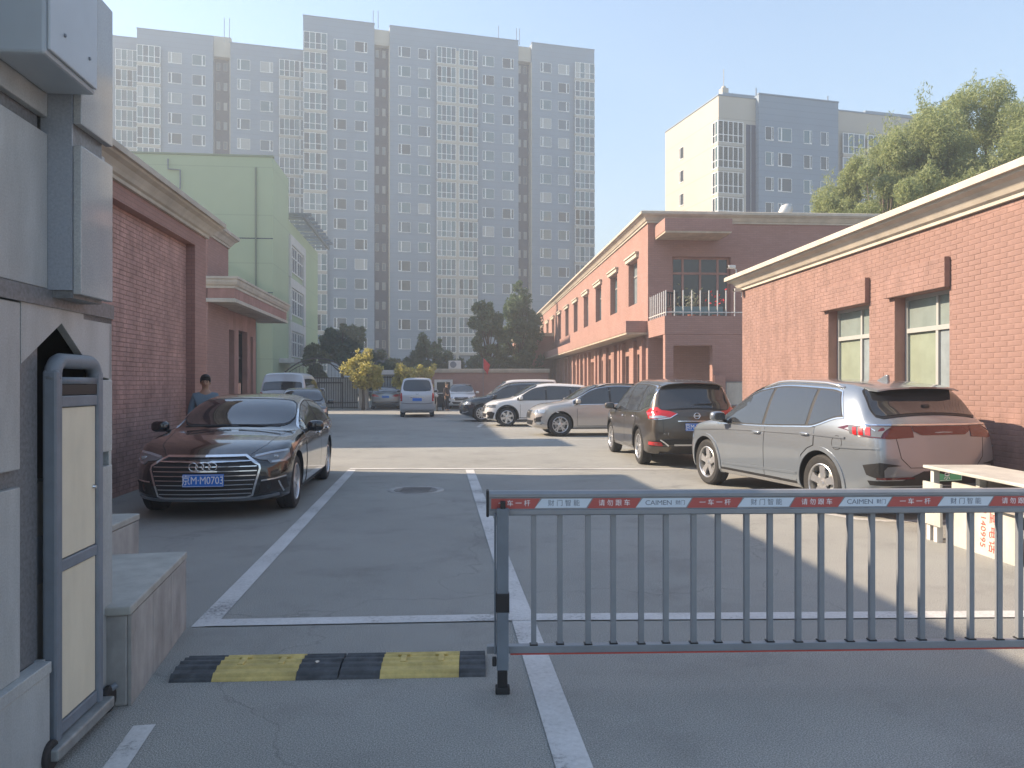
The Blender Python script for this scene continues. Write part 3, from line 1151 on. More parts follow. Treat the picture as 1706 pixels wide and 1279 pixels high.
# bluish sign box bolted high on the pier
p = FL(G0V, G0U)
sb = empty('sign_box', (p.x, p.y, 2.81), TL, 'pale blue metal box bolted high on the granite gate pier', 'sign box')
b = MB()
b.box(0.003, 0.20, -0.03, 0.39, 0.0, 0.9)
b.build('casing', mat('pale blue metal', (0.34, 0.39, 0.43), 0.35, var=0.08, vscale=2), sb, bevel=0.012)
b = MB()
b.box(0.201, 0.213, -0.02, 0.375, 0.02, 0.86)
b.build('face', mat('pale blue face', (0.40, 0.45, 0.49), 0.3, var=0.08, vscale=3), sb, bevel=0.004)
b = MB()
for (y, z) in ((0.09, 0.12), (0.09, 0.6), (0.3, 0.12), (0.3, 0.6)):
    b.lathe([(0.0, 0.219), (0.006, 0.219), (0.008, 0.213)], (0, y, z), 'x', 10)
b.build('screw', M['steel'], sb)

# ------------------------------------------------------------------ concrete blocks beside the pier
for (v0, v1, u0, u1, h, lab) in ((-2.1, -1.497, 3.97, 5.24, 0.50, 'low concrete block beside the gate pier with chipped edges'),
                                (-2.75, -2.09, 5.0, 5.7, 0.68, 'taller concrete block just behind the low one')):
    p = FL(v1, u0)
    cb = empty('concrete_block', (p.x, p.y, 0), math.atan(0.2) if h < 0.6 else TL, lab, 'concrete block', 'concrete blocks by the pier')
    b = MB()
    b.box(v0 - v1, -0.02, 0.02, u1 - u0, 0, h - 0.045)
    b.build('base', M['concrete'], cb, bevel=0.012)
    b = MB()
    b.box(v0 - v1, 0.0, 0.0, u1 - u0 + 0.01, h - 0.044, h)
    b.build('capstone', mat('pale capstone', (0.36, 0.36, 0.33), 0.8, var=0.15, vscale=6, bump=0.15), cb, bevel=0.008)
    nfp = 3 if h < 0.6 else 1
    for i in range(nfp):
        b = MB()
        w_ = (u1 - u0 - 0.02) / nfp
        b.box(-0.019, -0.004, 0.02 + i * w_ + 0.003, 0.02 + (i + 1) * w_ - 0.003, 0.0, h - 0.048)
        b.build('facing_slab', M['concrete'], cb)

# ------------------------------------------------------------------ parked sliding-gate head in the niche
p = FL(-1.59, 3.40)
gt = empty('sliding_gate_head', (p.x, p.y, 0), TL, 'upright steel gate head with two beige panels standing before the pier niche', 'gate')
Lg = 0.46
b = MB()
b.box(-0.05, 0.012, 0.0, 0.055, 0.07, 1.66)
b.build('post', M['steel'], gt, bevel=0.012)
b = MB()
b.box(-0.05, 0.012, Lg - 0.055, Lg, 0.07, 1.66)
b.build('post', M['steel'], gt, bevel=0.012)
b = MB()
pts = [(-0.02, 0.03, 1.62)]
for k in range(7):
    a = math.pi / 2 * k / 6
    pts.append((-0.02, 0.03 + 0.07 * (1 - math.cos(a)), 1.63 + 0.07 * math.sin(a)))
for k in range(7):
    a = math.pi / 2 * (1 - k / 6)
    pts.append((-0.02, Lg - 0.03 - 0.07 * (1 - math.cos(a)), 1.63 + 0.07 * math.sin(a)))
pts.append((-0.02, Lg - 0.03, 1.62))
b.tube(pts, 0.034, 10)
b.box(-0.045, 0.005, 0.055, Lg - 0.055, 1.60, 1.63)
b.build('top_rail', M['steel'], gt, smooth=True)
for nm, z0, z1 in (('rail', 0.795, 0.845), ('rail', 0.10, 0.155), ('rail', 1.50, 1.55)):
    b = MB()
    b.box(-0.04, 0.005, 0.056, Lg - 0.056, z0, z1)
    b.build(nm, M['steel'], gt, bevel=0.006)
for z0, z1 in ((0.848, 1.497), (0.158, 0.792)):
    b = MB()
    b.box(-0.03, -0.004, 0.057, Lg - 0.057, z0, z1)
    o = b.build('panel', M['beige'], gt, bevel=0.004)
    if z0 > 0.5:
        k_ = MB().lathe([(0.0, 0.012), (0.008, 0.012), (0.011, 0.0), (0.011, -0.004)], (0, Lg - 0.085, 1.12), 'x', 12)
        k_.build('lock', M['chrome'], o)
b = MB()
b.box(-0.035, 0.003, 0.057, Lg - 0.057, 1.553, 1.598)
b.build('grille', M['dark'], gt)
b = MB()
b.box(-0.07, 0.05, -0.07, Lg + 0.03, 0.045, 0.095)
b.build('base_rail', mat('galvanised steel', (0.33, 0.35, 0.35), 0.45, metal=0.5, var=0.2, vscale=15), gt, bevel=0.008)
for y in (-0.045, Lg + 0.075):
    b = MB()
    b.lathe([(0.0, -0.02), (0.05, -0.02), (0.062, -0.012), (0.062, 0.012), (0.05, 0.02), (0.0, 0.02)], (-0.0, y, 0.062), 'x', 20)
    b.build('wheel', M['rubber'], gt, smooth=False)
b = MB()
b.tube([(0.0, Lg + 0.02, 0.07), (0.0, Lg + 0.075, 0.10), (0.03, Lg + 0.10, 0.12)], 0.016)
b.build('bracket', M['steel'], gt)

# ------------------------------------------------------------------ rubber speed humps
import itertools
for k, (x0, x1, segs, lab) in enumerate(((0.0, 0.895, (0.0, 0.25, 0.75, 1.0), 'yellow and black rubber speed hump next to the concrete block'),
                                        (0.903, 1.70, (0.0, 0.275, 0.815, 1.0), 'yellow and black rubber speed hump next to the barrier foot'))):
    bx = empty('speed_hump', (-1.84, 4.115, 0), math.atan2(0.085, 1.69), lab, 'speed hump', 'speed humps across the lane')
    prof = []
    nrib = 5
    for i in range(61):
        t = i / 60
        y = t * 0.345
        base = 0.042 * (1 - (2 * t - 1) ** 2) ** 0.6
        rib = 0.011 * max(0.0, math.sin(t * math.pi * 2 * nrib - math.pi / 2)) if 0.06 < t < 0.94 else 0
        prof.append((y, 0.002 + base + rib))
    pl = [(0, 0.0)] + prof + [(0.345, 0.0)]
    for i in range(3):
        a, c = x0 + (x1 - x0) * segs[i], x0 + (x1 - x0) * segs[i + 1]
        b = MB()
        b.prism(pl, 'x', a + 0.001, c - 0.001)
        o = b.build('yellow_section' if i == 1 else 'black_section', M['bump_yellow' if i == 1 else 'bump_black'], bx)
        if i == 1:
            for q in (0.27, 0.76):
                xx = a + (c - a) * q
                s_ = MB().box(xx - 0.035, xx + 0.035, 0.215, 0.245, 0.03, 0.057)
                s_.box(xx - 0.016, xx + 0.016, 0.11, 0.214, 0.03, 0.056)
                s_.build('bolt_pocket', M['bump_yellow'], o, bevel=0.004)
        elif i == 2 and k == 0:
            s_ = MB().lathe([(0, 0.052), (0.012, 0.052), (0.014, 0.04)], ((a + c) / 2 - 0.02, 0.13, 0.004), 'z', 10)
            s_.build('bolt', M['chrome'], o)

# ------------------------------------------------------------------ boom barrier with fence bars
BY = 4.06
ba = empty('boom_barrier', (-0.05, 4.05, 0), math.atan2(0.1, 2.9), 'grey fence style boom barrier with red and white slogan stickers across the exit lane', 'barrier')


def bxm(px):
    k_ = (px - 853) / 1281
    return (k_ * 4.05 + 0.05) / (0.9994 - 0.0345 * k_)


XR = 3.55
b = MB()
prof = [(-0.030, 0.912), (0.030, 0.912), (0.030, 1.028), (0.020, 1.038), (-0.024, 1.038), (-0.036, 1.024), (-0.036, 1.008), (-0.028, 1.004), (-0.028, 0.944), (-0.036, 0.940), (-0.036, 0.918)]
b.prism(prof, 'x', bxm(815), XR)
b.build('top_rail', M['barrier'], ba)
b = MB()
b.box(bxm(810), bxm(815) - 0.001, -0.042, 0.034, 0.905, 1.043)
b.build('end_cap', M['dark'], ba, bevel=0.006)
b = MB()
b.box(bxm(811), XR, -0.022, 0.022, 0.187, 0.226)
br = b.build('bottom_rail', M['barrier'], ba, bevel=0.003)
b = MB()
b.box(bxm(850), XR, -0.012, 0.012, 0.176, 0.1865)
b.build('edge_strip', M['print_red'], br)
bars = [889, 933, 979.5, 1022, 1067.7, 1109.6, 1155, 1196.5, 1243, 1283, 1329, 1368.5, 1415, 1453, 1499, 1536, 1581.5, 1618, 1663, 1699, 1744, 1785, 1830, 1871, 1916, 1956]
me = MB().box(-0.0135, 0.0135, -0.0135, 0.0135, 0.2265, 0.9115).mesh('bar', M['barrier'])
mf = MB().box(-0.021, 0.021, -0.019, 0.019, 0.2265, 0.2325).mesh('bar_foot', M['dark'])
for i, px in enumerate(bars):
    o = link('bar', me, ba, (bxm(px), 0.006 if i % 2 else -0.004, 0))
    link('bar_foot', mf, o, (0, 0, 0))
cuts = [818, 895, 982, 1062, 1147, 1230, 1317, 1397, 1478, 1561, 1646, 1730, 1815, 1898, 1965]
words = ['一车一杆', '财门智能', '请勿跟车', 'CAIMEN']
for i in range(len(cuts) - 1):
    x0, x1 = bxm(cuts[i]) + 0.001, bxm(cuts[i + 1]) - 0.001
    z0, z1 = 0.9475, 1.0005
    s_ = 0.016
    red = i % 2 == 0
    b = MB()
    if red:
        poly = [(x0 - s_ * (i > 0), z0), (x1 - s_, z0), (x1 + s_, z1), (x0 + s_ * (i > 0), z1)]
    else:
        poly = [(x0 - s_ + 0.001, z0 + 0.003), (x1 - s_ - 0.004, z0 + 0.003), (x1 + s_ - 0.006, z1 - 0.002), (x0 + s_ + 0.006, z1 - 0.002)]
    b.prism(poly, 'y', -0.0295, -0.0282)
    o = b.build('sticker', M['st_red' if red else 'st_white'], ba)
    w_ = words[i % 4]
    cx = (x0 + x1) / 2
    if w_ == 'CAIMEN':
        text_on('lettering', 'CAIMEN', 0.036, M['st_grey'], o, (cx - 0.03, -0.0297, 0.974), (1, 0, 0), (0, 0, 1), 0.95, 1.12)
        text_on('lettering', '财门', 0.026, M['st_grey'], o, (cx + 0.085, -0.0297, 0.974), (1, 0, 0), (0, 0, 1))
    else:
        text_on('lettering', w_, 0.035, M['plate_text' if red else 'st_grey'], o, (cx, -0.0297, 0.974), (1, 0, 0), (0, 0, 1), 1.55)
# support post at the free end
b = MB()
b.box(-0.032, 0.030, -0.085, -0.040, 0.12, 0.955)
b.box(-0.045, -0.034, -0.075, -0.045, 0.2, 0.93)
po = b.build('support_post', M['steel'], ba, bevel=0.005)
b = MB()
b.box(-0.028, 0.024, -0.083, -0.043, 0.03, 0.118)
b.build('post_foot', M['dark'], po, bevel=0.004)
b = MB()
b.box(-0.038, 0.036, -0.093, -0.033, 0.0, 0.034)
b.build('foot_pad', M['rubber'], po, bevel=0.005)
b = MB()
b.box(-0.036, 0.034, -0.088, -0.037, 0.42, 0.52)
b.build('clamp', M['dark'], po, bevel=0.005)
b = MB()
b.box(-0.055, -0.033, -0.08, -0.05, 0.14, 0.185)
b.build('latch', M['dark'], po, bevel=0.005)
b = MB()
b.box(-0.012, 0.014, -0.0845, -0.0365, 0.956, 0.99)
b.build('hook', M['dark'], po)

# ------------------------------------------------------------------ white desk and leaning boards by the annex
p = Vector((4.30, 6.1, 0))
dk = empty('white_desk', p, R(0.0), 'weathered white desk standing in the sun behind the barrier', 'desk')
b = MB()
b.box(0.0, 0.66, 0.0, 1.95, 0.725, 0.755)
b.build('desk_top', M['offwhite'], dk, bevel=0.006)
for (x, y) in ((0.05, 1.86), (0.58, 1.86), (0.17, 1.28), (0.58, 1.0), (0.17, 0.10), (0.58, 0.05)):
    b = MB()
    b.box(x, x + 0.06, y - 0.03, y + 0.03, 0.0, 0.7245)
    b.build('leg', M['white'], dk)
b = MB()
b.box(0.6, 0.62, 0.03, 1.9, 0.2, 0.72)
b.box(0.06, 0.6, 0.03, 1.9, 0.46, 0.48)
b.build('back_panel', mat('grey chipboard', (0.30, 0.28, 0.25), 0.8, var=0.1), dk)
bd = empty('sign_board', (4.42, 6.74, 0), R(2.5), 'white board with red phone number leaning on its side against the desk', 'sign board')
b = MB()
tilt = 0.02
b.add([(0, 0, 0), (0, 0.95, 0), (tilt, 0.95, 0.62), (tilt, 0, 0.62), (0.03, 0, -0.0), (0.03, 0.95, 0), (tilt + 0.03, 0.95, 0.62), (tilt + 0.03, 0, 0.62)],
      [(0, 1, 2, 3), (4, 5, 6, 7), (0, 1, 5, 4), (1, 2, 6, 5), (2, 3, 7, 6), (3, 0, 4, 7)])
b.build('panel', M['offwhite'], bd)
up = Vector((tilt, 0, 0.62)).normalized()
nn = Vector((-0.62, 0, tilt)).normalized() * 0.0022


def onb(y, t):
    q = up * t + Vector((0, y, 0)) + nn
    return (q.x, q.y, q.z)


# lettering reads downwards: its right points down, its up points towards the near end (-y)
text_on('lettering', '5001140995', 0.10, M['print_red'], bd, onb(0.455, 0.325), -up, (0, -1, 0), 1.02)
text_on('lettering', '大堂电话', 0.12, M['print_red'], bd, onb(0.32, 0.30), -up, (0, -1, 0), 1.18)
b2_ = empty('plain_board', (4.265, 7.66, 0.17), R(2.5), 'plain white board propped on the far end of the desk', 'board')
b = MB()
b.box(0.0, 0.025, 0.0, 0.30, 0.0, 0.43)
b.build('panel', M['offwhite'], b2_)
b = MB()
b.box(0.03, 0.09, 0.10, 0.16, -0.17, 0.1)
b.box(0.03, 0.09, 0.22, 0.28, -0.17, 0.1)
b.build('prop', M['white'], b2_)
# ------------------------------------------------------------------ vehicles
def pchip(pts):
    xs = np.array([p[0] for p in pts], float)
    ys = np.array([p[1] for p in pts], float)
    h = np.diff(xs)
    d = np.diff(ys) / h
    m = np.zeros(len(xs))
    for i in range(1, len(xs) - 1):
        if d[i - 1] * d[i] > 0:
            w1, w2 = 2 * h[i] + h[i - 1], h[i] + 2 * h[i - 1]
            m[i] = (w1 + w2) / (w1 / d[i - 1] + w2 / d[i])
    m[0], m[-1] = d[0], d[-1]

    def f(x):
        x = min(max(x, xs[0]), xs[-1])
        i = min(int(np.searchsorted(xs, x, 'right')) - 1, len(xs) - 2)
        t = (x - xs[i]) / h[i]
        return float((2 * t**3 - 3 * t**2 + 1) * ys[i] + (t**3 - 2 * t**2 + t) * h[i] * m[i] + (-2 * t**3 + 3 * t**2) * ys[i + 1] + (t**3 - t**2) * h[i] * m[i + 1])
    return f


def sm(a, b, x):
    t = min(1, max(0, (x - a) / (b - a)))
    return t * t * (3 - 2 * t)


def offset_poly(poly, d):
    n = len(poly)
    out = []
    area = sum(poly[i][0] * poly[(i + 1) % n][1] - poly[(i + 1) % n][0] * poly[i][1] for i in range(n))
    sg = 1 if area > 0 else -1
    for i in range(n):
        p0, p1, p2 = Vector(poly[i - 1]), Vector(poly[i]), Vector(poly[(i + 1) % n])
        e0, e1 = (p1 - p0).normalized(), (p2 - p1).normalized()
        n0, n1 = Vector((e0.y, -e0.x)) * sg, Vector((e1.y, -e1.x)) * sg
        b = n0 + n1
        b = b / max(b.length_squared / 2, 0.35)
        out.append((p1.x + b.x * d, p1.y + b.y * d))
    return out


def rounded(poly, r=0.3, it=2):
    for _ in range(it):
        out = []
        n = len(poly)
        for i in range(n):
            p, q = poly[i], poly[(i + 1) % n]
            out += [(p[0] * (1 - r) + q[0] * r, p[1] * (1 - r) + q[1] * r), (p[0] * r + q[0] * (1 - r), p[1] * r + q[1] * (1 - r))]
        poly = out
        r = 0.25
    return poly


class Car:
    def __init__(s, name, label, spec, loc, heading, paint, group=None, cat='car', trim='dark'):
        s.sp = spec
        L = spec['L']
        s.L = L
        s.top, s.belt, s.wid, s.bot = (pchip(spec[k]) for k in ('top', 'belt', 'wid', 'bot'))
        s.k = spec.get('k', 0.40)
        f = Vector(heading).normalized()
        s.root = empty(name, (loc[0], loc[1], 0), math.atan2(-f.x, f.y), label, cat, group)
        s.paint = paint
        s.trim = M[trim]
        s.body()

    def sec(s, y):
        T, B, Wd, Z0 = s.top(y), s.belt(y), s.wid(y), s.bot(y)
        g = max(T - B, 0.0)
        h = 1 - sm(0.05, 0.32, g)
        wb = Wd - s.sp.get('shoulder', 0.045)
        wr = wb - g * s.k - 0.10 * h
        e = min(1, g / 0.4)
        zr = T - 0.075 * e - 0.02 * h
        pts = [(0, T), (0.5 * wr, T - 0.008), (0.84 * wr, T - 0.028 - 0.004 * h), (wr, zr)]
        pts.append(((wr + wb) / 2 + 0.018 * e + 0.03 * h, (zr + B) / 2 + 0.012 * h))
        pts.append((wb, B))
        pts.append((Wd - 0.014, B - 0.055))
        H = B - Z0
        pts.append((Wd, Z0 + H * 0.62))
        pts.append((Wd - 0.004, Z0 + H * 0.42))
        pts.append((Wd - 0.018, Z0 + H * 0.2))
        pts.append((Wd - 0.03, Z0 + 0.06))
        pts.append((Wd - 0.10, Z0))
        pts.append((0.45 * Wd, Z0))
        pts.append((0, Z0))
        return pts

    def warp(s, x, y, z):
        L2, sp = s.L / 2, s.sp
        sg = 1 if y > 0 else -1
        W_ = sp['W'] / 2
        f = sm(0, 1, 1 - (L2 - abs(y)) / sp.get('bowlen', 0.9))
        f3 = sm(0, 1, 1 - (L2 - abs(y)) / 0.45)
        bow = sp['bow'][0] if y > 0 else sp['bow'][1]
        zc, a, b = sp['fz'] if y > 0 else sp['rz']
        y2 = y - sg * bow * (x / W_) ** 2 * f
        y2 -= sg * f3 * (a * (max(0, zc - z) / 0.3) ** 2 + b * (max(0, z - zc) / 0.3) ** 2)
        return (x, y2, z)

    def body(s):
        sp, L = s.sp, s.L
        ys = set(np.linspace(-L / 2, L / 2, 34).tolist()) | {p[0] for p in sp['top']}
        for e in (0.012, 0.05, 0.12):
            ys |= {L / 2 - e, -L / 2 + e}
        ys = sorted(ys)
        ys = [y for i, y in enumerate(ys) if i == 0 or y - ys[i - 1] > 0.006]
        vs, fs = [], []
        n = 14
        ring = 2 * n - 2
        for y in ys:
            h = s.sec(y)
            pts = h + [(-x, z) for x, z in h[-2:0:-1]]
            vs += [s.warp(x, y, z) for x, z in pts]
        for i in range(len(ys) - 1):
            for j in range(ring):
                fs.append((i * ring + j, i * ring + (j + 1) % ring, (i + 1) * ring + (j + 1) % ring, (i + 1) * ring + j))
        # end caps as grids
        for i, y, fl in ((0, ys[0], 1), (len(ys) - 1, ys[-1], 0)):
            h = s.sec(y)
            base = i * ring
            rows = []
            for j in range(1, n - 1):
                r_, l_ = base + j, base + (ring - j)
                row = [r_]
                for q in (0.6, 0.2, -0.2, -0.6):
                    vs.append(s.warp(h[j][0] * q, y, h[j][1]))
                    row.append(len(vs) - 1)
                row.append(l_)
                rows.append(row)
            top_, bot_ = base, base + n - 1
            r0, r1 = rows[0], rows[-1]
            faces = [(top_, r0[0], r0[1]), (top_, r0[1], r0[2]), (top_, r0[2], r0[3]), (top_, r0[3], r0[4]), (top_, r0[4], r0[5])]
            faces += [(bot_, r1[k + 1], r1[k]) for k in range(5)]
            for a in range(len(rows) - 1):
                for k in range(5):
                    faces.append((rows[a][k], rows[a + 1][k], rows[a + 1][k + 1], rows[a][k + 1]))
            fs += faces if not fl else [tuple(reversed(q)) for q in faces]
        me = bpy.data.meshes.new('body')
        me.from_pydata(vs, [], fs)
        bm = bmesh.new()
        bm.from_mesh(me)
        bmesh.ops.recalc_face_normals(bm, faces=bm.faces)
        bm.to_mesh(me)
        bm.free()
        me.materials.append(s.paint)
        me.materials.append(M['dark'])
        o = link('body', me)
        ss = o.modifiers.new('s', 'SUBSURF')
        ss.levels = ss.render_levels = 1
        me2 = bake(o)
        bm = bmesh.new()
        bm.from_mesh(me2)
        s.bvh = BVHTree.FromBMesh(bm)
        bm.free()
        o.modifiers.clear()
        o.data = me2
        # wheel openings
        c = MB()
        for ya in (sp['axf'], sp['axr']):
            c.lathe([(0.0, -2.0), (sp['ra'], -2.0), (sp['ra'], 2.0), (0.0, 2.0)], (0, ya, sp['wr'] + 0.015), 'x', 36, m=1)
        cut = c.build('cutter', [s.paint, M['dark']])
        bm = bmesh.new()
        bm.from_mesh(cut.data)
        bmesh.ops.remove_doubles(bm, verts=bm.verts, dist=1e-5)
        bmesh.ops.recalc_face_normals(bm, faces=bm.faces)
        bm.to_mesh(cut.data)
        bm.free()
        bo = o.modifiers.new('b', 'BOOLEAN')
        bo.operation = 'DIFFERENCE'
        bo.object = cut
        bo.solver = 'EXACT'
        me3 = bake(o)
        o.modifiers.clear()
        o.data = me3
        bpy.data.objects.remove(cut)
        me3.polygons.foreach_set('use_smooth', [True] * len(me3.polygons))
        me3.set_sharp_from_angle(angle=R(38))
        o.parent = s.root
        me3.name = 'body'
        s.bodyo = o
        b = MB()
        b.box(-sp['W'] / 2 + 0.28, sp['W'] / 2 - 0.28, -L / 2 + 0.35, L / 2 - 0.35, sp['bot'][2][1] + 0.01, 0.62)
        b.build('underbody', M['dark'], s.root)

    # projection of view-plane points on to the body
    def proj(s, a, b, view, off=0.004):
        if view in ('left', 'right'):
            sx = 1 if view == 'right' else -1
            o, d = Vector((sx * 3, a, b)), Vector((-sx, 0, 0))
        elif view in ('windscreen', 'hatch'):
            fr_ = view == 'windscreen'
            nv = Vector((0, 0.62, 0.78)) if fr_ else Vector((0, -0.74, 0.67))
            p_ = Vector((a, s.find_y(b, fr_), b))
            o, d = p_ + nv * 1.2, -nv
            hit, nrm, _, _ = s.bvh.ray_cast(o, d)
            if hit is None:
                q = s.bvh.find_nearest(p_)
                hit, nrm = q[0], q[1]
            if nrm.dot(d) > 0:
                nrm = -nrm
            return hit + nrm * off
        elif view == 'front':
            o, d = Vector((a, 6, b)), Vector((0, -1, 0))
        elif view == 'rear':
            o, d = Vector((a, -6, b)), Vector((0, 1, 0))
        else:
            o, d = Vector((a, b, 5)), Vector((0, 0, -1))
        hit, nrm, _, _ = s.bvh.ray_cast(o, d)
        if view in ('left', 'right') and (hit is None or hit.x * sx < s.sec(a)[3][0] - 0.10):
            q = s.bvh.find_nearest(Vector((sx * (s.sec(a)[4][0]), a, b)))
            hit, nrm = q[0], q[1]
            if nrm.x * sx < 0:
                nrm = -nrm
            return hit + nrm * off
        if hit is None:
            q = s.bvh.find_nearest(o + d * 5 if view in ('left', 'right', 'top') else o + d * (6 - s.L / 2 + 0.15))
            hit, nrm = q[0], q[1]
        if nrm.dot(d) > 0:
            nrm = -nrm
        return hit + nrm * off

    def patch(s, name, poly, view, m, off=0.004, parent=None, step=0.07, depth=0.016):
        bm = bmesh.new()
        vs = [bm.verts.new((p[0], p[1], 0)) for p in poly]
        bm.faces.new(vs)
        for ax in (0, 1):
            lo, hi = min(p[ax] for p in poly), max(p[ax] for p in poly)
            k = max(1, int((hi - lo) / step))
            for i in range(1, k):
                c = lo + (hi - lo) * i / k
                co = (c, 0, 0) if ax == 0 else (0, c, 0)
                no = (1, 0, 0) if ax == 0 else (0, 1, 0)
                bmesh.ops.bisect_plane(bm, geom=bm.verts[:] + bm.edges[:] + bm.faces[:], plane_co=co, plane_no=no, dist=1e-5)
        bmesh.ops.subdivide_edges(bm, edges=[e for e in bm.edges if e.is_boundary and e.calc_length() > step], cuts=1)
        bmesh.ops.triangulate(bm, faces=bm.faces[:])
        bmesh.ops.recalc_face_normals(bm, faces=bm.faces)
        inner = {}
        for v in bm.verts:
            a, b = v.co.x, v.co.y
            v.co = s.proj(a, b, view, off)
            inner[v] = s.proj(a, b, view, off - depth)
        for f in bm.faces:
            f.smooth = True
        be = [e for e in bm.edges if e.is_boundary]
        nv = {}
        for e in be:
            e.smooth = False
            for v in e.verts:
                if v not in nv:
                    nv[v] = bm.verts.new(inner[v])
        for e in be:
            a, b = e.verts
            bm.faces.new((a, b, nv[b], nv[a]))
        bmesh.ops.recalc_face_normals(bm, faces=bm.faces)
        me = bpy.data.meshes.new(name)
        bm.to_mesh(me)
        bm.free()
        me.materials.append(m)
        return link(name, me, parent or s.root)

    def ribbon(s, name, pts, view, w, m, off=0.006, closed=False, parent=None, step=0.06, depth=0.012):
        P = [Vector(p) for p in pts]
        if closed:
            P.append(P[0])
        Q = []
        for i in range(len(P) - 1):
            k = max(1, int((P[i + 1] - P[i]).length / step))
            Q += [P[i].lerp(P[i + 1], j / k) for j in range(k)]
        if not closed:
            Q.append(P[-1])
        n = len(Q)
        b = MB()
        rows = []
        for i in range(n):
            p0 = Q[i - 1] if (i or closed) else Q[i]
            p2 = Q[(i + 1) % n] if (i < n - 1 or closed) else Q[i]
            t = (p2 - p0).normalized()
            nn = Vector((-t.y, t.x)) * w / 2
            a, c = Q[i] + nn, Q[i] - nn
            rows.append((s.proj(a.x, a.y, view, off - depth), s.proj(a.x, a.y, view, off), s.proj(c.x, c.y, view, off), s.proj(c.x, c.y, view, off - depth)))
        vs = [v for r_ in rows for v in r_]
        fs = []
        for i in range(n if closed else n - 1):
            j = (i + 1) % n
            for k in range(3):
                fs.append((i * 4 + k, i * 4 + k + 1, j * 4 + k + 1, j * 4 + k))
        b.add(vs, fs)
        return b.build(name, m, parent or s.root)

    def both(s, fn, name, pts, m, sides=('left', 'right'), **kw):
        return [fn(name, pts, v, *([m] if fn == s.patch else [kw.pop('w') if False else kw['w'], m]), **{k: x for k, x in kw.items() if k != 'w'}) for v in sides]

    def find_y(s, z, front):
        """station where the top profile passes height z on the front or rear half"""
        key = '_f' if front else '_r'
        if not hasattr(s, key):
            ys = np.linspace(s.sp['peak'], s.L / 2 if front else -s.L / 2, 400)
            setattr(s, key, (ys, np.minimum.accumulate([s.top(y) for y in ys])))
        ys, zs = getattr(s, key)
        i = int(np.argmax(zs <= z))
        return float(ys[i] if zs[i] <= z else ys[-1])

    def screen(s, name, z0, z1, front, m, inset=0.05, extra=0.0):
        zs = np.linspace(z0, z1, 9)
        half = []
        for z in zs:
            y = s.find_y(z, front)
            half.append((s.sec(y)[3][0] - inset + extra * (1 - (z - z0) / (z1 - z0)), z))
        zl = z0 + (0.05 if front else 0.0)
        half = [h for h in half if h[1] > zl + 0.01]
        hw = half[0][0]
        low = [(hw * 0.5, z0 + (zl - z0) * 0.25), (hw - 0.09, zl - 0.012)] if front else [(hw - 0.05, z0)]
        half = low + [(hw - (0.03 if front else 0.0), zl + 0.02)] + half[1:-1] + [(half[-1][0], half[-1][1] - 0.02), (half[-1][0] - 0.05, half[-1][1])]
        poly = half + [(-x, z) for x, z in reversed(half)]
        v = 'windscreen' if front else 'hatch'
        s.patch(name + '_surround', offset_poly(poly, 0.018), v, M['dark'], 0.007, step=0.045)
        return s.patch(name, poly, v, m, 0.012, step=0.045)

    def dlo(s, y0, y1, splits, m, low=0.015, up=0.05, trim=None, trimw=0.016, kick=0.0, rear_slant=0.0, sides=('left', 'right')):
        """side windows y0 (rear) .. y1 (front) divided at splits"""
        ys = np.linspace(y0, y1, 40)
        low_f = lambda y: s.belt(y) + low + kick * sm(y0 + 0.55, y0, y)
        hi_f = lambda y: s.sec(y)[3][1] - up
        ys = [y for y in ys if hi_f(y) - low_f(y) > 0.03]
        y0, y1 = ys[0], ys[-1]
        outline = [(y, low_f(y)) for y in ys] + [(y + 0.0, hi_f(y)) for y in reversed(ys)]
        if rear_slant:
            outline = [(y + max(0, rear_slant * (1 - (y - y0) / 0.35)) * (1 if z > low_f(y) + 0.05 else 0), z) for y, z in outline]
        for v in sides:
            s.patch('window_surround', offset_poly(outline, 0.018), v, M['dark'], 0.002)
            if trim:
                s.ribbon('window_trim', offset_poly(outline, 0.024), v, trimw, M[trim], 0.008, closed=True)
        cuts = [y0] + sorted(splits) + [y1]
        for i in range(len(cuts) - 1):
            a = cuts[i] + (0.03 if i else 0)
            b = cuts[i + 1] - (0.03 if i < len(cuts) - 2 else 0)
            yy = np.linspace(a, b, 12)
            po = [(y, low_f(y)) for y in yy] + [(y, hi_f(y)) for y in reversed(yy)]
            if rear_slant and i == 0:
                po = [(y + max(0, rear_slant * (1 - (y - y0) / 0.35)) * (1 if z > low_f(y) + 0.05 else 0), z) for y, z in po]
            for v in sides:
                s.patch('side_window', po, v, m, 0.006)

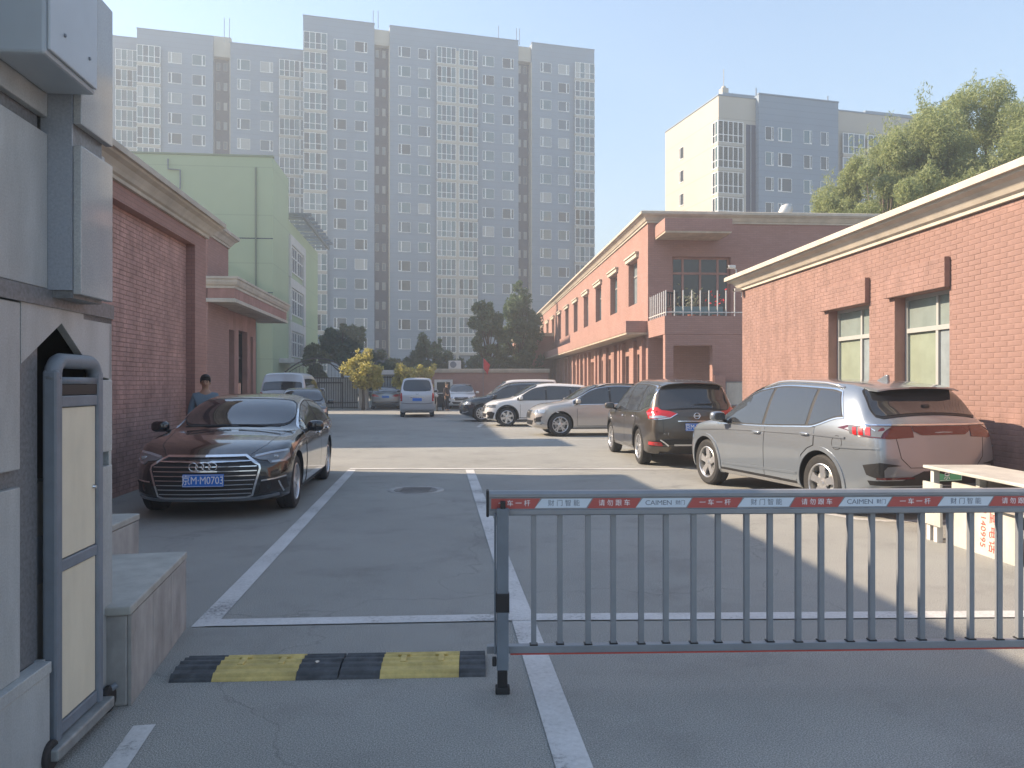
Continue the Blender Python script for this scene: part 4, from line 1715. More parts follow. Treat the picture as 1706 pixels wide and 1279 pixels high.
    def doors(s, cuts, z0, sides=('left', 'right'), handles=True, hm=None, hz=0.09):
        """door skins bounded by cuts (y ascending): thin dark gaps with the skin seated in them, and handles"""
        ra, ar, af, wr = s.sp['ra'] + 0.06, s.sp['axr'], s.sp['axf'], s.sp['wr'] + 0.015
        for i in range(len(cuts) - 1):
            a, b = cuts[i], cuts[i + 1]
            zt = lambda y: s.belt(y) - 0.012
            po = []
            for y in np.linspace(a, b, 10):
                zz = z0
                for ax in (ar, af):
                    if abs(y - ax) < ra:
                        zz = max(zz, wr + math.sqrt(max(0, ra * ra - (y - ax) ** 2)))
                po.append((y, min(zz, zt(y) - 0.1)))
            po += [(y, zt(y)) for y in np.linspace(b, a, 6)]
            for v in sides:
                g_ = s.patch('door', offset_poly(po, -0.006), v, s.paint, 0.0065, step=0.16, depth=0.012)
                s.patch('door_gap', offset_poly(po, 0.004), v, M['dark'], 0.001, parent=g_, step=0.16, depth=0.006)
                if handles:
                    sx = 1 if v == 'right' else -1
                    yh = a + 0.17
                    q = s.proj(yh, zt(yh) - hz, v, 0.02)
                    hb = MB()
                    hb.blob((q.x, q.y, q.z), (0.022, 0.095, 0.017), 0.6, 12, 8)
                    hb.build('handle', hm or s.paint, g_, smooth=True)

    def wheels(s, style='five', tyre_w=0.22, inset=0.03):
        key = (style, s.sp['wr'], tyre_w)
        if key not in WHEELS:
            WHEELS[key] = wheel_meshes(style, s.sp['wr'], tyre_w)
        tm, rm = WHEELS[key]
        for ya in (s.sp['axf'], s.sp['axr']):
            wx = s.sp['W'] / 2 - tyre_w / 2 - inset
            for sx in (1, -1):
                w_ = empty('wheel', (sx * wx, ya, s.sp['wr']), 0 if sx > 0 else math.pi)
                w_.parent = s.root
                link('tyre', tm, w_)
                link('rim', rm, w_)

    def mirrors(s, y, z, m=None, sides=(1, -1)):
        for sx in sides:
            q = s.proj(y, z - 0.05, 'right' if sx > 0 else 'left', 0)
            b = MB()
            b.blob((q.x + sx * 0.15, y - 0.01, z + 0.03), (0.115, 0.075, 0.075), 0.65, 16, 10)
            o = b.build('mirror', m or s.paint, s.root, smooth=True)
            b = MB()
            b.tube([(q.x - sx * 0.02, y + 0.02, z - 0.05), (q.x + sx * 0.07, y, z - 0.02)], [0.03, 0.022], 8)
            b.build('mirror_stalk', M['dark'], o)
            b = MB()
            b.blob((q.x + sx * 0.15, y - 0.082, z + 0.03), (0.095, 0.008, 0.058), 0.65, 16, 8)
            b.build('mirror_glass', M['carglass'], o, smooth=True)

    def plate(s, z, front, m, text=None, w=0.44, h=0.14, out=0.02, x=0.0, green=False, tilt=0.0):
        p = s.proj(x, z, 'front' if front else 'rear', 0.0)
        sg = 1 if front else -1
        ps = [s.proj(x + dx, z + dz, 'front' if front else 'rear', 0.0).y * sg for dx in (-w / 2, 0, w / 2) for dz in (-h / 2, 0, h / 2)]
        y = sg * (max(ps) + out)
        b = MB()
        b.box(x - w / 2, x + w / 2, min(y, y - sg * 0.05), max(y, y - sg * 0.05), z - h / 2, z + h / 2)
        o = b.build('number_plate', m, s.root, bevel=0.004)
        if text:
            b = MB()
            e = 0.006
            for (x0, x1, z0, z1) in ((-w / 2 + e, w / 2 - e, -h / 2 + e, -h / 2 + e + 0.004), (-w / 2 + e, w / 2 - e, h / 2 - e - 0.004, h / 2 - e), (-w / 2 + e, -w / 2 + e + 0.004, -h / 2 + e, h / 2 - e), (w / 2 - e - 0.004, w / 2 - e, -h / 2 + e, h / 2 - e)):
                b.box(x + x0, x + x1, min(y, y + sg * 0.002), max(y, y + sg * 0.002), z + z0, z + z1)
            b.build('plate_border', M['plate_text'], o)
            text_on('lettering', text, 0.125, M['plate_text'], o, (x, y + sg * 0.0035, z), (-sg, 0, 0), (0, 0, 1), 0.98, 0.80)
        return o

    def arch_trim(s, m, w=0.05, off=0.006, sides=('left', 'right')):
        for ya in (s.sp['axf'], s.sp['axr']):
            r_ = s.sp['ra'] + w / 2 - 0.008
            zc = s.sp['wr'] + 0.015
            a0 = -math.asin(min(0.9, (zc - s.bot(ya) - 0.03) / r_))
            pts = [(ya + r_ * math.cos(t), zc + r_ * math.sin(t)) for t in np.linspace(a0, math.pi - a0, 30)]
            for v in sides:
                s.ribbon('arch_trim', pts, v, w, m, off)

    def sill(s, m, z0=None, z1=None, sides=('left', 'right')):
        y0, y1 = s.sp['axr'] + s.sp['ra'] + 0.02, s.sp['axf'] - s.sp['ra'] - 0.02
        z0 = s.bot(0) + 0.035 if z0 is None else z0
        z1 = z0 + 0.10 if z1 is None else z1
        for v in sides:
            s.patch('sill', [(y0, z0), (y1, z0), (y1, z1), (y0, z1)], v, m, 0.008, step=0.15)

    def rails(s, y0, y1, m):
        for sx in (1, -1):
            pts = []
            for t in np.linspace(0, 1, 12):
                y = y0 + (y1 - y0) * t
                x = s.sec(y)[3][0] - 0.03
                q = s.proj(x, y, 'top', 0.0)
                pts.append((sx * x, q.y, q.z + 0.035 * min(1, 6 * t, 6 * (1 - t)) + 0.004))
            b = MB()
            b.tube(pts, 0.018, 8)
            b.build('roof_rail', m, s.root, smooth=True)

    def fin(s, y):
        q = s.proj(0, y, 'top', 0)
        b = MB()
        b.prism([(y - 0.14, q.z - 0.02), (y + 0.10, q.z - 0.02), (y - 0.09, q.z + 0.07), (y - 0.13, q.z + 0.075)], 'x', -0.022, 0.022)
        b.build('antenna_fin', s.paint, s.root, bevel=0.01)

    def spoiler(s, y0, y1, drop, hw, th=0.03):
        xs = np.linspace(-hw, hw, 11)
        top_, bot_ = [], []
        for x in xs:
            q = s.proj(x, y0, 'top', 0.0)
            yb = y1 + 0.07 * (x / hw) ** 4
            top_.append([(x, y0, q.z + 0.003), (x, (y0 + yb) / 2, q.z - drop * 0.35 + 0.006), (x, yb, q.z - drop)])
            bot_.append([(x, y0, q.z - 0.02), (x, (y0 + yb) / 2, q.z - drop * 0.5 - th), (x, yb, q.z - drop - th * 0.6)])
        vs, fs = [], []
        n = len(xs)
        for r_ in (top_, bot_):
            for c_ in r_:
                vs += c_
        o = 3 * n
        for i in range(n - 1):
            for j in range(2):
                fs.append((3 * i + j, 3 * i + j + 1, 3 * i + j + 4, 3 * i + j + 3))
                fs.append((o + 3 * i + j, o + 3 * i + j + 3, o + 3 * i + j + 4, o + 3 * i + j + 1))
            fs.append((3 * i + 2, o + 3 * i + 2, o + 3 * i + 5, 3 * i + 5))
        for i in (0, n - 1):
            fs += [(3 * i, 3 * i + 1, o + 3 * i + 1, o + 3 * i), (3 * i + 1, 3 * i + 2, o + 3 * i + 2, o + 3 * i + 1)]
        b = MB()
        b.add(vs, fs)
        o_ = b.build('roof_spoiler', s.paint, s.root, smooth=True)
        o_.data.set_sharp_from_angle(angle=R(35))
        q = s.proj(0, y0, 'top', 0.0)
        b = MB()
        b.box(-0.2, 0.2, y1 - 0.004, y1 + 0.01, q.z - drop - th * 0.5, q.z - drop - 0.004)
        b.build('brake_light', M['darkred'], o_)
        return o_

    def mir(s, name, poly, view, m, **kw):
        """patch in front/rear view and its mirror image"""
        return [s.patch(name, poly, view, m, **kw), s.patch(name, [(-a, b) for a, b in reversed(poly)], view, m, **kw)]

    def mirib(s, name, pts, view, w, m, **kw):
        return [s.ribbon(name, pts, view, w, m, **kw), s.ribbon(name, [(-a, b) for a, b in pts], view, w, m, **kw)]


WHEELS = {}


def wheel_meshes(style, Rw, w):
    rr = Rw * 0.69
    b = MB()
    h = w / 2
    b.lathe([(rr - 0.005, -h + 0.01), (rr + 0.02, -h), (Rw - 0.035, -h), (Rw - 0.008, -h + 0.02), (Rw, -h + 0.045), (Rw, -0.03), (Rw - 0.006, -0.026), (Rw - 0.006, -0.014), (Rw, -0.01), (Rw, 0.01), (Rw - 0.006, 0.014), (Rw - 0.006, 0.026), (Rw, 0.03),
             (Rw, h - 0.045), (Rw - 0.008, h - 0.02), (Rw - 0.035, h), (rr + 0.02, h), (rr - 0.002, h - 0.008), (rr - 0.005, h - 0.06)], axis='x', n=44)
    tm = b.mesh('tyre', M['rubber'], True)
    tm.set_sharp_from_angle(angle=R(30))
    b = MB()
    # lip + barrel
    b.lathe([(rr, h - 0.008), (rr - 0.012, h - 0.002), (rr - 0.022, h - 0.012), (rr - 0.03, h - 0.06), (rr - 0.03, -h + 0.02)], axis='x', n=44, m=0)
    b.lathe([(0.0, h - 0.10), (rr - 0.03, h - 0.10)], axis='x', n=32, m=1)
    b.lathe([(0.10, h - 0.075), (rr - 0.09, h - 0.075), (rr - 0.09, h - 0.099)], axis='x', n=32, m=2)   # brake disc
    n, spl = {'five': (5, 0), 'ten': (10, 0), 'seven': (7, 0), 'twin': (5, 1), 'fan': (6, 0)}[style]
    f0 = h - 0.022
    for i in range(n):
        for sgn in ((-1, 1) if spl else (0,)):
            a = 2 * math.pi * i / n + 0.3
            a1 = a + sgn * 0.20
            w0, w1 = (0.030, 0.019) if spl else {'five': (0.040, 0.062), 'ten': (0.02, 0.022), 'seven': (0.03, 0.04), 'fan': (0.034, 0.055)}[style]
            pr = []
            for r_, wd, an, x in ((0.04, w0, a, f0 - 0.012), (rr * 0.55, (w0 + w1) / 2 * 0.85, a + (a1 - a) * 0.55, f0 - 0.002), (rr - 0.014, w1, a1, f0 - 0.006)):
                cy, cz = math.cos(an), math.sin(an)
                for sd in (-1, 1):
                    pr.append((x, r_ * cy - sd * wd * cz, r_ * cz + sd * wd * cy))
                for sd in (-1, 1):
                    pr.append((x - 0.04, r_ * cy - sd * wd * 0.9 * cz, r_ * cz + sd * wd * 0.9 * cy))
            fs = []
            for k in range(2):
                o = 4 * k
                fs += [(o, o + 1, o + 5, o + 4), (o, o + 4, o + 6, o + 2), (o + 1, o + 3, o + 7, o + 5)]
            b.add(pr, fs, 0)
    b.lathe([(0.0, f0 + 0.006), (0.03, f0 + 0.004), (0.034, f0 - 0.004), (0.075, f0 - 0.012), (0.08, f0 - 0.05)], axis='x', n=20, m=0)
    rm = b.mesh('rim', [M['alloy'], M['alloy_dark'], M['frame_dull']])
    rm.set_sharp_from_angle(angle=R(30))
    return tm, rm


def scale_spec(sp, L, Wd, H):
    """stretch a template to length, width and height (wheels keep their own size)"""
    kl, kw, kh = L / sp['L'], Wd / sp['W'], H / sp['H']
    o = dict(sp)
    o.update(L=L, W=Wd, H=H)
    for k in ('top', 'belt', 'bot'):
        o[k] = [(a * kl, b * kh) for a, b in sp[k]]
    o['wid'] = [(a * kl, b * kw) for a, b in sp['wid']]
    for k in ('axf', 'axr', 'peak'):
        o[k] = sp[k] * kl
    o['fz'] = (sp['fz'][0] * kh, *sp['fz'][1:])
    o['rz'] = (sp['rz'][0] * kh, *sp['rz'][1:])
    return o


SEDAN = dict(L=5.05, W=1.886, H=1.46, axf=1.60, axr=-1.42, wr=0.345, ra=0.385, k=0.42, peak=-0.35, shoulder=0.05,
             bow=(0.24, 0.16), fz=(0.50, 0.05, 0.09), rz=(0.62, 0.05, 0.03),
             top=[(-2.525, 1.0), (-2.50, 1.065), (-2.40, 1.085), (-1.98, 1.105), (-1.25, 1.375), (-0.9, 1.43), (-0.35, 1.46), (0.10, 1.41), (0.35, 1.345), (1.12, 1.005), (1.3, 0.985), (1.9, 0.91), (2.28, 0.82), (2.44, 0.755), (2.51, 0.715), (2.525, 0.69)],
             belt=[(-2.525, 0.97), (-2.3, 1.0), (-1.6, 1.0), (-0.6, 0.975), (0.6, 0.945), (1.3, 0.915), (1.9, 0.845), (2.3, 0.745), (2.525, 0.64)],
             wid=[(-2.525, 0.80), (-2.48, 0.845), (-2.3, 0.89), (-1.9, 0.925), (-1.4, 0.943), (0, 0.938), (1.55, 0.943), (1.95, 0.93), (2.25, 0.885), (2.42, 0.82), (2.525, 0.72)],
             bot=[(-2.525, 0.36), (-2.35, 0.27), (-2.0, 0.19), (0, 0.165), (1.9, 0.165), (2.3, 0.185), (2.525, 0.235)])
SUV = dict(L=4.70, W=1.89, H=1.68, axf=1.46, axr=-1.305, wr=0.36, ra=0.405, k=0.36, peak=-0.3, shoulder=0.04,
           bow=(0.22, 0.16), fz=(0.55, 0.05, 0.06), rz=(0.66, 0.07, 0.03),
           top=[(-2.35, 1.05), (-2.33, 1.15), (-2.24, 1.225), (-2.10, 1.30), (-1.80, 1.545), (-1.70, 1.60), (-1.1, 1.655), (-0.3, 1.68), (0.25, 1.62), (0.45, 1.56), (1.22, 1.115), (1.38, 1.085), (1.9, 1.01), (2.18, 0.93), (2.30, 0.85), (2.35, 0.76)],
           belt=[(-2.35, 1.02), (-2.2, 1.08), (-1.5, 1.075), (0, 1.02), (1.2, 1.0), (1.9, 0.93), (2.25, 0.83), (2.35, 0.72)],
           wid=[(-2.35, 0.79), (-2.31, 0.84), (-2.18, 0.885), (-1.85, 0.925), (-1.3, 0.945), (0, 0.935), (1.4, 0.945), (1.85, 0.93), (2.12, 0.885), (2.28, 0.81), (2.35, 0.74)],
           bot=[(-2.35, 0.42), (-2.2, 0.32), (-1.9, 0.235), (0, 0.215), (1.9, 0.215), (2.2, 0.25), (2.35, 0.32)])
SUVUP = dict(SUV, top=[(-2.35, 0.98), (-2.33, 1.06), (-2.29, 1.12), (-2.02, 1.53), (-1.92, 1.60), (-1.8, 1.63), (-1.1, 1.672), (-0.3, 1.68), (0.25, 1.62), (0.45, 1.56), (1.22, 1.115), (1.38, 1.085), (1.9, 1.01), (2.18, 0.93), (2.30, 0.85), (2.35, 0.76)],
             belt=[(-2.35, 0.95), (-2.25, 1.0), (-1.5, 1.03), (0, 1.0), (1.2, 0.99), (1.9, 0.93), (2.25, 0.83), (2.35, 0.72)])
VAN = dict(L=4.4, W=1.69, H=1.92, axf=1.35, axr=-1.35, wr=0.31, ra=0.35, k=0.17, peak=-0.6, shoulder=0.02,
           bow=(0.16, 0.10), fz=(0.55, 0.05, 0.06), rz=(0.9, 0.05, 0.03),
           top=[(-2.2, 1.08), (-2.19, 1.18), (-2.15, 1.28), (-1.98, 1.78), (-1.88, 1.86), (-1.75, 1.89), (-0.6, 1.92), (0.5, 1.89), (0.95, 1.80), (1.80, 1.12), (1.95, 1.06), (2.15, 0.93), (2.2, 0.8)],
           belt=[(-2.2, 1.05), (-2.0, 1.10), (0, 1.08), (1.6, 1.02), (2.0, 0.92), (2.2, 0.76)],
           wid=[(-2.2, 0.76), (-2.16, 0.80), (-2.05, 0.825), (-1.7, 0.843), (0, 0.845), (1.5, 0.84), (1.9, 0.81), (2.1, 0.76), (2.2, 0.68)],
           bot=[(-2.2, 0.36), (-2.05, 0.28), (-1.8, 0.22), (0, 0.21), (1.8, 0.21), (2.05, 0.24), (2.2, 0.30)])

P = {}
P['black'] = mat('black car paint', (0.006, 0.0065, 0.008), 0.18, coat=1.0, spec=0.6)
P['silver'] = mat('silver car paint', (0.27, 0.305, 0.345), 0.30, metal=0.62, coat=1.0)
P['brown'] = mat('dark brown car paint', (0.085, 0.072, 0.06), 0.32, metal=0.55, coat=1.0)
P['beige'] = mat('champagne car paint', (0.50, 0.47, 0.44), 0.32, metal=0.5, coat=1.0)
P['white'] = mat('white car paint', (0.70, 0.70, 0.70), 0.28, coat=1.0)
P['blue'] = mat('dark blue car paint', (0.022, 0.032, 0.05), 0.25, metal=0.3, coat=1.0)
P['charcoal'] = mat('charcoal car paint', (0.03, 0.032, 0.036), 0.25, metal=0.3, coat=1.0)
P['vansilver'] = mat('pale silver van paint', (0.56, 0.58, 0.61), 0.35, metal=0.2, coat=0.7)

EL = TL
# ---- black sedan facing the gate
au = Car('parked_car', 'black luxury sedan facing the gate beside the left brick wall', SEDAN, (-3.86, 11.46), (0.105, -0.995), P['black'], 'cars parked along the yard')
au.screen('windshield', 1.03, 1.375, True, M['carglass'], 0.045)
au.screen('rear_window', 1.13, 1.37, False, M['carglass'], 0.05)
au.dlo(-1.72, 1.05, (-0.42, 0.62), M['carglass'], trim='chrome', up=0.045)
au.doors([-1.30, -0.42, 0.95], 0.27, hm=M['chrome'])
au.wheels('ten')
au.mirrors(0.86, 0.99)
au.sill(M['dark'], 0.20, 0.265)
gr = [(0.44, 0.735), (0.605, 0.64), (0.615, 0.60), (0.53, 0.29), (0.47, 0.268), (-0.47, 0.268), (-0.53, 0.29), (-0.615, 0.60), (-0.605, 0.64), (-0.44, 0.735)]
gp = au.patch('grille', gr, 'front', M['dark'], 0.012)
au.ribbon('grille_frame', gr, 'front', 0.022, M['chrome'], 0.02, closed=True, parent=gp)
for i in range(8):
    z = 0.315 + i * 0.052
    hw = 0.53 + (z - 0.29) * 0.27 if z < 0.61 else 0.605 - (z - 0.64) * 1.7
    hw = min(hw, 0.60) - 0.02
    au.ribbon('grille_bar', [(-hw, z), (hw, z)], 'front', 0.011, M['chrome'], 0.022, parent=gp)
y_ = au.proj(0, 0.63, 'front', 0.04)
for i in range(4):
    b = MB()
    cx = (i - 1.5) * 0.073
    b.tube([(cx + 0.047 * math.cos(t), y_.y, 0.635 + 0.047 * math.sin(t)) for t in np.linspace(0, 2 * math.pi, 25)], 0.006, 8, caps=False)
    b.build('badge_ring', M['chrome'], gp, smooth=True)
au.plate(0.475, True, M['plate_blue'], '京M·M0703', w=0.46, h=0.145, out=0.03)
hl = au.mir('headlight', [(0.50, 0.725), (0.70, 0.775), (0.875, 0.80), (0.895, 0.70), (0.86, 0.655), (0.72, 0.645), (0.685, 0.685), (0.60, 0.695)], 'front', M['darklamp'], off=0.008, step=0.05)
for sg, o in zip((1, -1), hl):
    au.ribbon('light_strip', [(sg * 0.54, 0.728), (sg * 0.70, 0.760), (sg * 0.865, 0.783)], 'front', 0.022, M['clearlamp'], 0.014, parent=o, step=0.04)
    au.ribbon('light_strip', [(sg * 0.725, 0.662), (sg * 0.845, 0.672), (sg * 0.875, 0.70)], 'front', 0.02, M['clearlamp'], 0.014, parent=o, step=0.04)
    b = MB()
    q = au.proj(sg * 0.76, 0.715, 'front', 0.004)
    b.blob((q.x, q.y, q.z), (0.04, 0.012, 0.026), 0.8, 14, 8)
    b.build('projector', M['clearlamp'], o, smooth=True)
au.mir('air_intake', [(0.63, 0.44), (0.87, 0.46), (0.885, 0.33), (0.60, 0.30)], 'front', M['dark'], off=0.004)
au.mirib('bumper_trim', [(0.63, 0.455), (0.76, 0.468), (0.865, 0.485)], 'front', 0.016, M['chrome'], off=0.012)
au.mirib('bumper_trim', [(0.80, 0.44), (0.84, 0.30)], 'front', 0.014, M['chrome'], off=0.01)
au.ribbon('lower_lip', [(-0.80, 0.275), (-0.55, 0.245), (0.55, 0.245), (0.80, 0.275)], 'front', 0.03, M['steel'], 0.014)
au.ribbon('hood_line', [(-0.46, 2.34), (-0.62, 2.0), (-0.73, 1.2)], 'top', 0.007, M['dark'], 0.001)
au.ribbon('hood_line', [(0.46, 2.34), (0.62, 2.0), (0.73, 1.2)], 'top', 0.007, M['dark'], 0.001)
au.mir('taillight', [(0.45, 0.86), (0.80, 0.87), (0.80, 0.97), (0.45, 0.95)], 'rear', M['redlamp'])
for sg in (-1, 1):
    b = MB()
    b.tube([(sg * 0.62, 1.14, 1.03), (sg * 0.05, 1.06, 1.045)], 0.010, 6)
    b.build('wiper', M['dark'], au.root)

# ---- silver SUV, seen from behind
BS = dict(SUV)
by = Car('parked_car', 'dusty silver suv with a full width tail light parked beside the annex wall', BS, (4.38, 11.12), (-0.272, 0.962), P['silver'], 'cars parked along the yard')
by.screen('windshield', 1.15, 1.60, True, M['carglass_grey'])
by.screen('rear_window', 1.285, 1.565, False, M['carglass_grey'], 0.075, extra=0.02)
by.dlo(-1.62, 1.12, (-1.02, -0.05), M['carglass_grey'], trim='chrome', up=0.055, kick=0.12, rear_slant=0.16)
by.doors([-1.20, -0.12, 0.93], 0.33, hm=P['silver'])
by.wheels('five', 0.235)
by.mirrors(0.92, 1.08)
by.arch_trim(P['silver'], 0.05, 0.012)
by.sill(M['alloy'], 0.255, 0.30)
by.sill(M['dark'], 0.302, 0.33)
by.rails(-1.45, 0.25, M['alloy'])
by.fin(-1.3)
by.spoiler(-1.55, -1.99, 0.055, 0.60)
lb = by.patch('light_bar', [(-0.40, 1.055), (-0.30, 1.01), (0.30, 1.01), (0.40, 1.055), (0.40, 1.11), (-0.40, 1.11)], 'rear', M['darkred'], 0.008)
by.ribbon('chrome_strip', [(-0.90, 1.118), (-0.5, 1.122), (0, 1.124), (0.5, 1.122), (0.90, 1.118)], 'rear', 0.016, M['chrome'], 0.014)
by.mir('taillight', [(0.41, 0.985), (0.70, 0.965), (0.885, 0.985), (0.905, 1.11), (0.41, 1.11)], 'rear', M['darkred'], off=0.008, step=0.05)
for sd in ('left', 'right'):
    o = by.patch('taillight', [(-2.19, 0.985), (-1.82, 1.015), (-1.77, 1.105), (-2.19, 1.105)], sd, M['darklamp'], 0.010, step=0.05)
    for i in range(3):
        y0 = -2.10 + i * 0.085
        by.patch('lamp_blade', [(y0, 1.0), (y0 + 0.055, 1.005), (y0 + 0.085, 1.09), (y0 + 0.03, 1.09)], sd, M['redlamp'], 0.016, parent=o, step=0.05, depth=0.008)
by.mir('bumper_vent', [(0.58, 0.665), (0.82, 0.70), (0.845, 0.60), (0.80, 0.52), (0.765, 0.53), (0.775, 0.61), (0.74, 0.65)], 'rear', M['dark'], off=0.006, step=0.05)
for sd in ('left', 'right'):
    by.patch('bumper_vent', [(-2.20, 0.695), (-2.02, 0.66), (-2.06, 0.55), (-2.19, 0.51)], sd, M['dark'], 0.006, step=0.05)
by.mirib('reflector', [(0.42, 0.525), (0.82, 0.515)], 'rear', 0.022, M['darkred'], off=0.014)
by.patch('rear_valance', [(-0.84, 0.435), (0.84, 0.435), (0.86, 0.485), (0.55, 0.49), (0.30, 0.60), (-0.30, 0.60), (-0.55, 0.49), (-0.86, 0.485)], 'rear', M['dark'], 0.007)
by.ribbon('tailgate_line', [(-0.62, 0.98), (-0.58, 0.75), (-0.47, 0.64), (0.47, 0.64), (0.58, 0.75), (0.62, 0.98)], 'rear', 0.008, M['dark'], 0.002)
by.plate(0.545, False, M['plate_green'], '京', w=0.44, h=0.13, out=0.0)
b = MB()
q = by.proj(0.0, 1.34, 'rear', 0.02)
b.tube([(-0.05, q.y, 1.325), (0.2, q.y + 0.02, 1.335), (0.42, q.y + 0.06, 1.34)], 0.012, 6)
b.blob((0, q.y, 1.33), (0.06, 0.03, 0.025))
b.build('rear_wiper', M['dark'], by.root)
fp = [(-1.62 + 0.085 * math.cos(t), 0.89 + 0.085 * math.sin(t)) for t in np.linspace(0, 2 * math.pi, 24)[:-1]]
by.ribbon('fuel_flap_line', fp, 'left', 0.007, M['dark'], 0.002, closed=True)
for sd in ('left', 'right'):
    by.ribbon('crease', [(-2.2, 0.86), (-1.85, 0.845), (-1.55, 0.84)], sd, 0.02, P['silver'], 0.012)
    by.ribbon('crease', [(-1.75, 0.955), (-1.1, 0.965), (0.0, 0.945), (1.0, 0.92), (1.9, 0.865)], sd, 0.022, P['silver'], 0.013)
    by.ribbon('crease', [(-0.85, 0.44), (0.0, 0.42), (0.98, 0.40)], sd, 0.03, P['silver'], 0.014)
by.mir('headlight', [(0.50, 0.80), (0.86, 0.84), (0.88, 0.72), (0.55, 0.72)], 'front', M['clearlamp'], off=0.008)

# ---- dark brown SUV from behind
nx = Car('parked_car', 'dark brown suv with boomerang red tail lights parked beyond the silver suv', scale_spec(SUVUP, 4.68, 1.83, 1.72), (3.31, 16.74), (-0.071, 0.997), P['brown'], 'cars parked along the yard')
nx.screen('windshield', 1.17, 1.63, True, M['carglass_grey'])
nx.screen('rear_window', 1.19, 1.585, False, M['carglass_grey'], 0.05, extra=0.0)
nx.dlo(-1.90, 1.12, (-1.25, -0.12), M['carglass_grey'], trim='chrome', up=0.06, kick=0.10, trimw=0.012)
nx.doors([-1.15, -0.12, 0.93], 0.33, hm=M['chrome'])
nx.wheels('seven', 0.225)
nx.mirrors(0.92, 1.08)
nx.arch_trim(M['dark'], 0.035)
nx.sill(M['alloy'], 0.26, 0.29)
nx.spoiler(-1.75, -2.07, 0.045, 0.60)
tl = nx.mir('taillight', [(0.36, 1.035), (0.50, 0.965), (0.66, 0.945), (0.845, 0.94), (0.845, 1.06), (0.80, 1.13), (0.70, 1.16), (0.64, 1.10), (0.50, 1.085)], 'rear', M['redlamp'], off=0.012, step=0.05)
for sg, o in zip((1, -1), tl):
    nx.ribbon('lamp_edge', [(sg * 0.36, 1.035), (sg * 0.50, 0.96), (sg * 0.66, 0.938), (sg * 0.84, 0.932)], 'rear', 0.014, M['chrome'], 0.018, parent=o)
    nx.patch('lamp_clear', [(sg * a, z) for a, z in ((0.52, 0.975), (0.66, 0.955), (0.83, 0.95), (0.83, 0.99), (0.66, 1.0))][::sg], 'rear', M['clearlamp'], 0.018, parent=o, step=0.05)
for sd in ('left', 'right'):
    nx.patch('taillight', [(-2.20, 0.95), (-2.02, 1.0), (-2.08, 1.10), (-2.20, 1.13)], sd, M['redlamp'], 0.012, step=0.05)
nx.ribbon('chrome_strip', [(-0.36, 0.90), (0.36, 0.90)], 'rear', 0.022, M['chrome'], 0.02)
q = nx.proj(0, 1.0, 'rear', 0.016)
b = MB()
b.tube([(0.055 * math.cos(t), q.y, 1.0 + 0.055 * math.sin(t)) for t in np.linspace(0, 2 * math.pi, 25)], 0.009, 8, caps=False)
b.box(-0.072, 0.072, q.y - 0.008, q.y + 0.012, 0.988, 1.012)
b.build('badge', M['chrome'], nx.root, smooth=False)
nx.plate(0.79, False, M['plate_blue'], '京M·D1320', out=0.012)
q = nx.proj(-0.55, 0.66, 'rear', 0.006)
text_on('lettering', 'X-TRAIL', 0.05, M['chrome'], nx.root, (-0.50, q.y, 0.665), (1, 0, 0), (0, 0, 1), 1.15, 1.3)
nx.patch('bumper', [(-0.83, 0.42), (0.83, 0.42), (0.85, 0.52), (0.60, 0.56), (-0.60, 0.56), (-0.85, 0.52)], 'rear', M['dark'], 0.01)
nx.patch('skid_strip', [(-0.42, 0.44), (0.42, 0.44), (0.42, 0.47), (-0.42, 0.47)], 'rear', M['alloy'], 0.018)
nx.mirib('bumper_trim', [(0.52, 0.44), (0.60, 0.50), (0.68, 0.55)], 'rear', 0.024, M['chrome'], off=0.018)
nx.mir('reflector', [(0.62, 0.44), (0.84, 0.45), (0.84, 0.51), (0.66, 0.50)], 'rear', M['redlamp'], off=0.02, step=0.05)
nx.ribbon('tailgate_line', [(-0.64, 1.05), (-0.62, 0.68), (-0.50, 0.57), (0.50, 0.57), (0.62, 0.68), (0.64, 1.05)], 'rear', 0.008, M['dark'], 0.002)
b = MB()
q = nx.proj(0.0, 1.21, 'rear', 0.02)
b.tube([(-0.02, q.y, 1.205), (0.18, q.y, 1.215), (0.36, q.y + 0.01, 1.23)], 0.012, 6)
b.build('rear_wiper', M['dark'], nx.root)


def front_face(c, kind, lampm='clearlamp', grille=None):
    """generic front lamps, grille and lower intake scaled to the nose"""
    H = c.sp['H'] / 1.68
    Wk = c.sp['W'] / 1.89
    Q = lambda pts: [(a * Wk, b * H) for a, b in pts]
    for o in c.mir('headlight', Q([(0.50, 0.80), (0.80, 0.85), (0.88, 0.84), (0.885, 0.73), (0.55, 0.735)]), 'front', M[lampm], off=0.008, step=0.06):
        pass
    for sd in ('left', 'right'):
        yb = c.L / 2
        c.patch('headlight', Q([(0, 0)])[:0] + [(yb - 0.42, 0.79 * H), (yb - 0.22, 0.735 * H), (yb - 0.20, 0.83 * H), (yb - 0.36, 0.845 * H)], sd, M[lampm], 0.008, step=0.06)
    g_ = c.patch('grille', Q(grille or [(0.42, 0.80), (0.46, 0.74), (0.38, 0.58), (-0.38, 0.58), (-0.46, 0.74), (-0.42, 0.80)]), 'front', M['dark'], 0.010)
    c.ribbon('grille_frame', Q(grille or [(0.42, 0.80), (0.46, 0.74), (0.38, 0.58), (-0.38, 0.58), (-0.46, 0.74), (-0.42, 0.80)]), 'front', 0.02, M['chrome'], 0.016, closed=True, parent=g_)
    c.patch('lower_intake', Q([(0.62, 0.50), (0.50, 0.36), (-0.50, 0.36), (-0.62, 0.50)]), 'front', M['dark'], 0.008)
    c.mir('fog_lamp', Q([(0.68, 0.56), (0.84, 0.58), (0.85, 0.44), (0.72, 0.42)]), 'front', M['dark'], off=0.008)


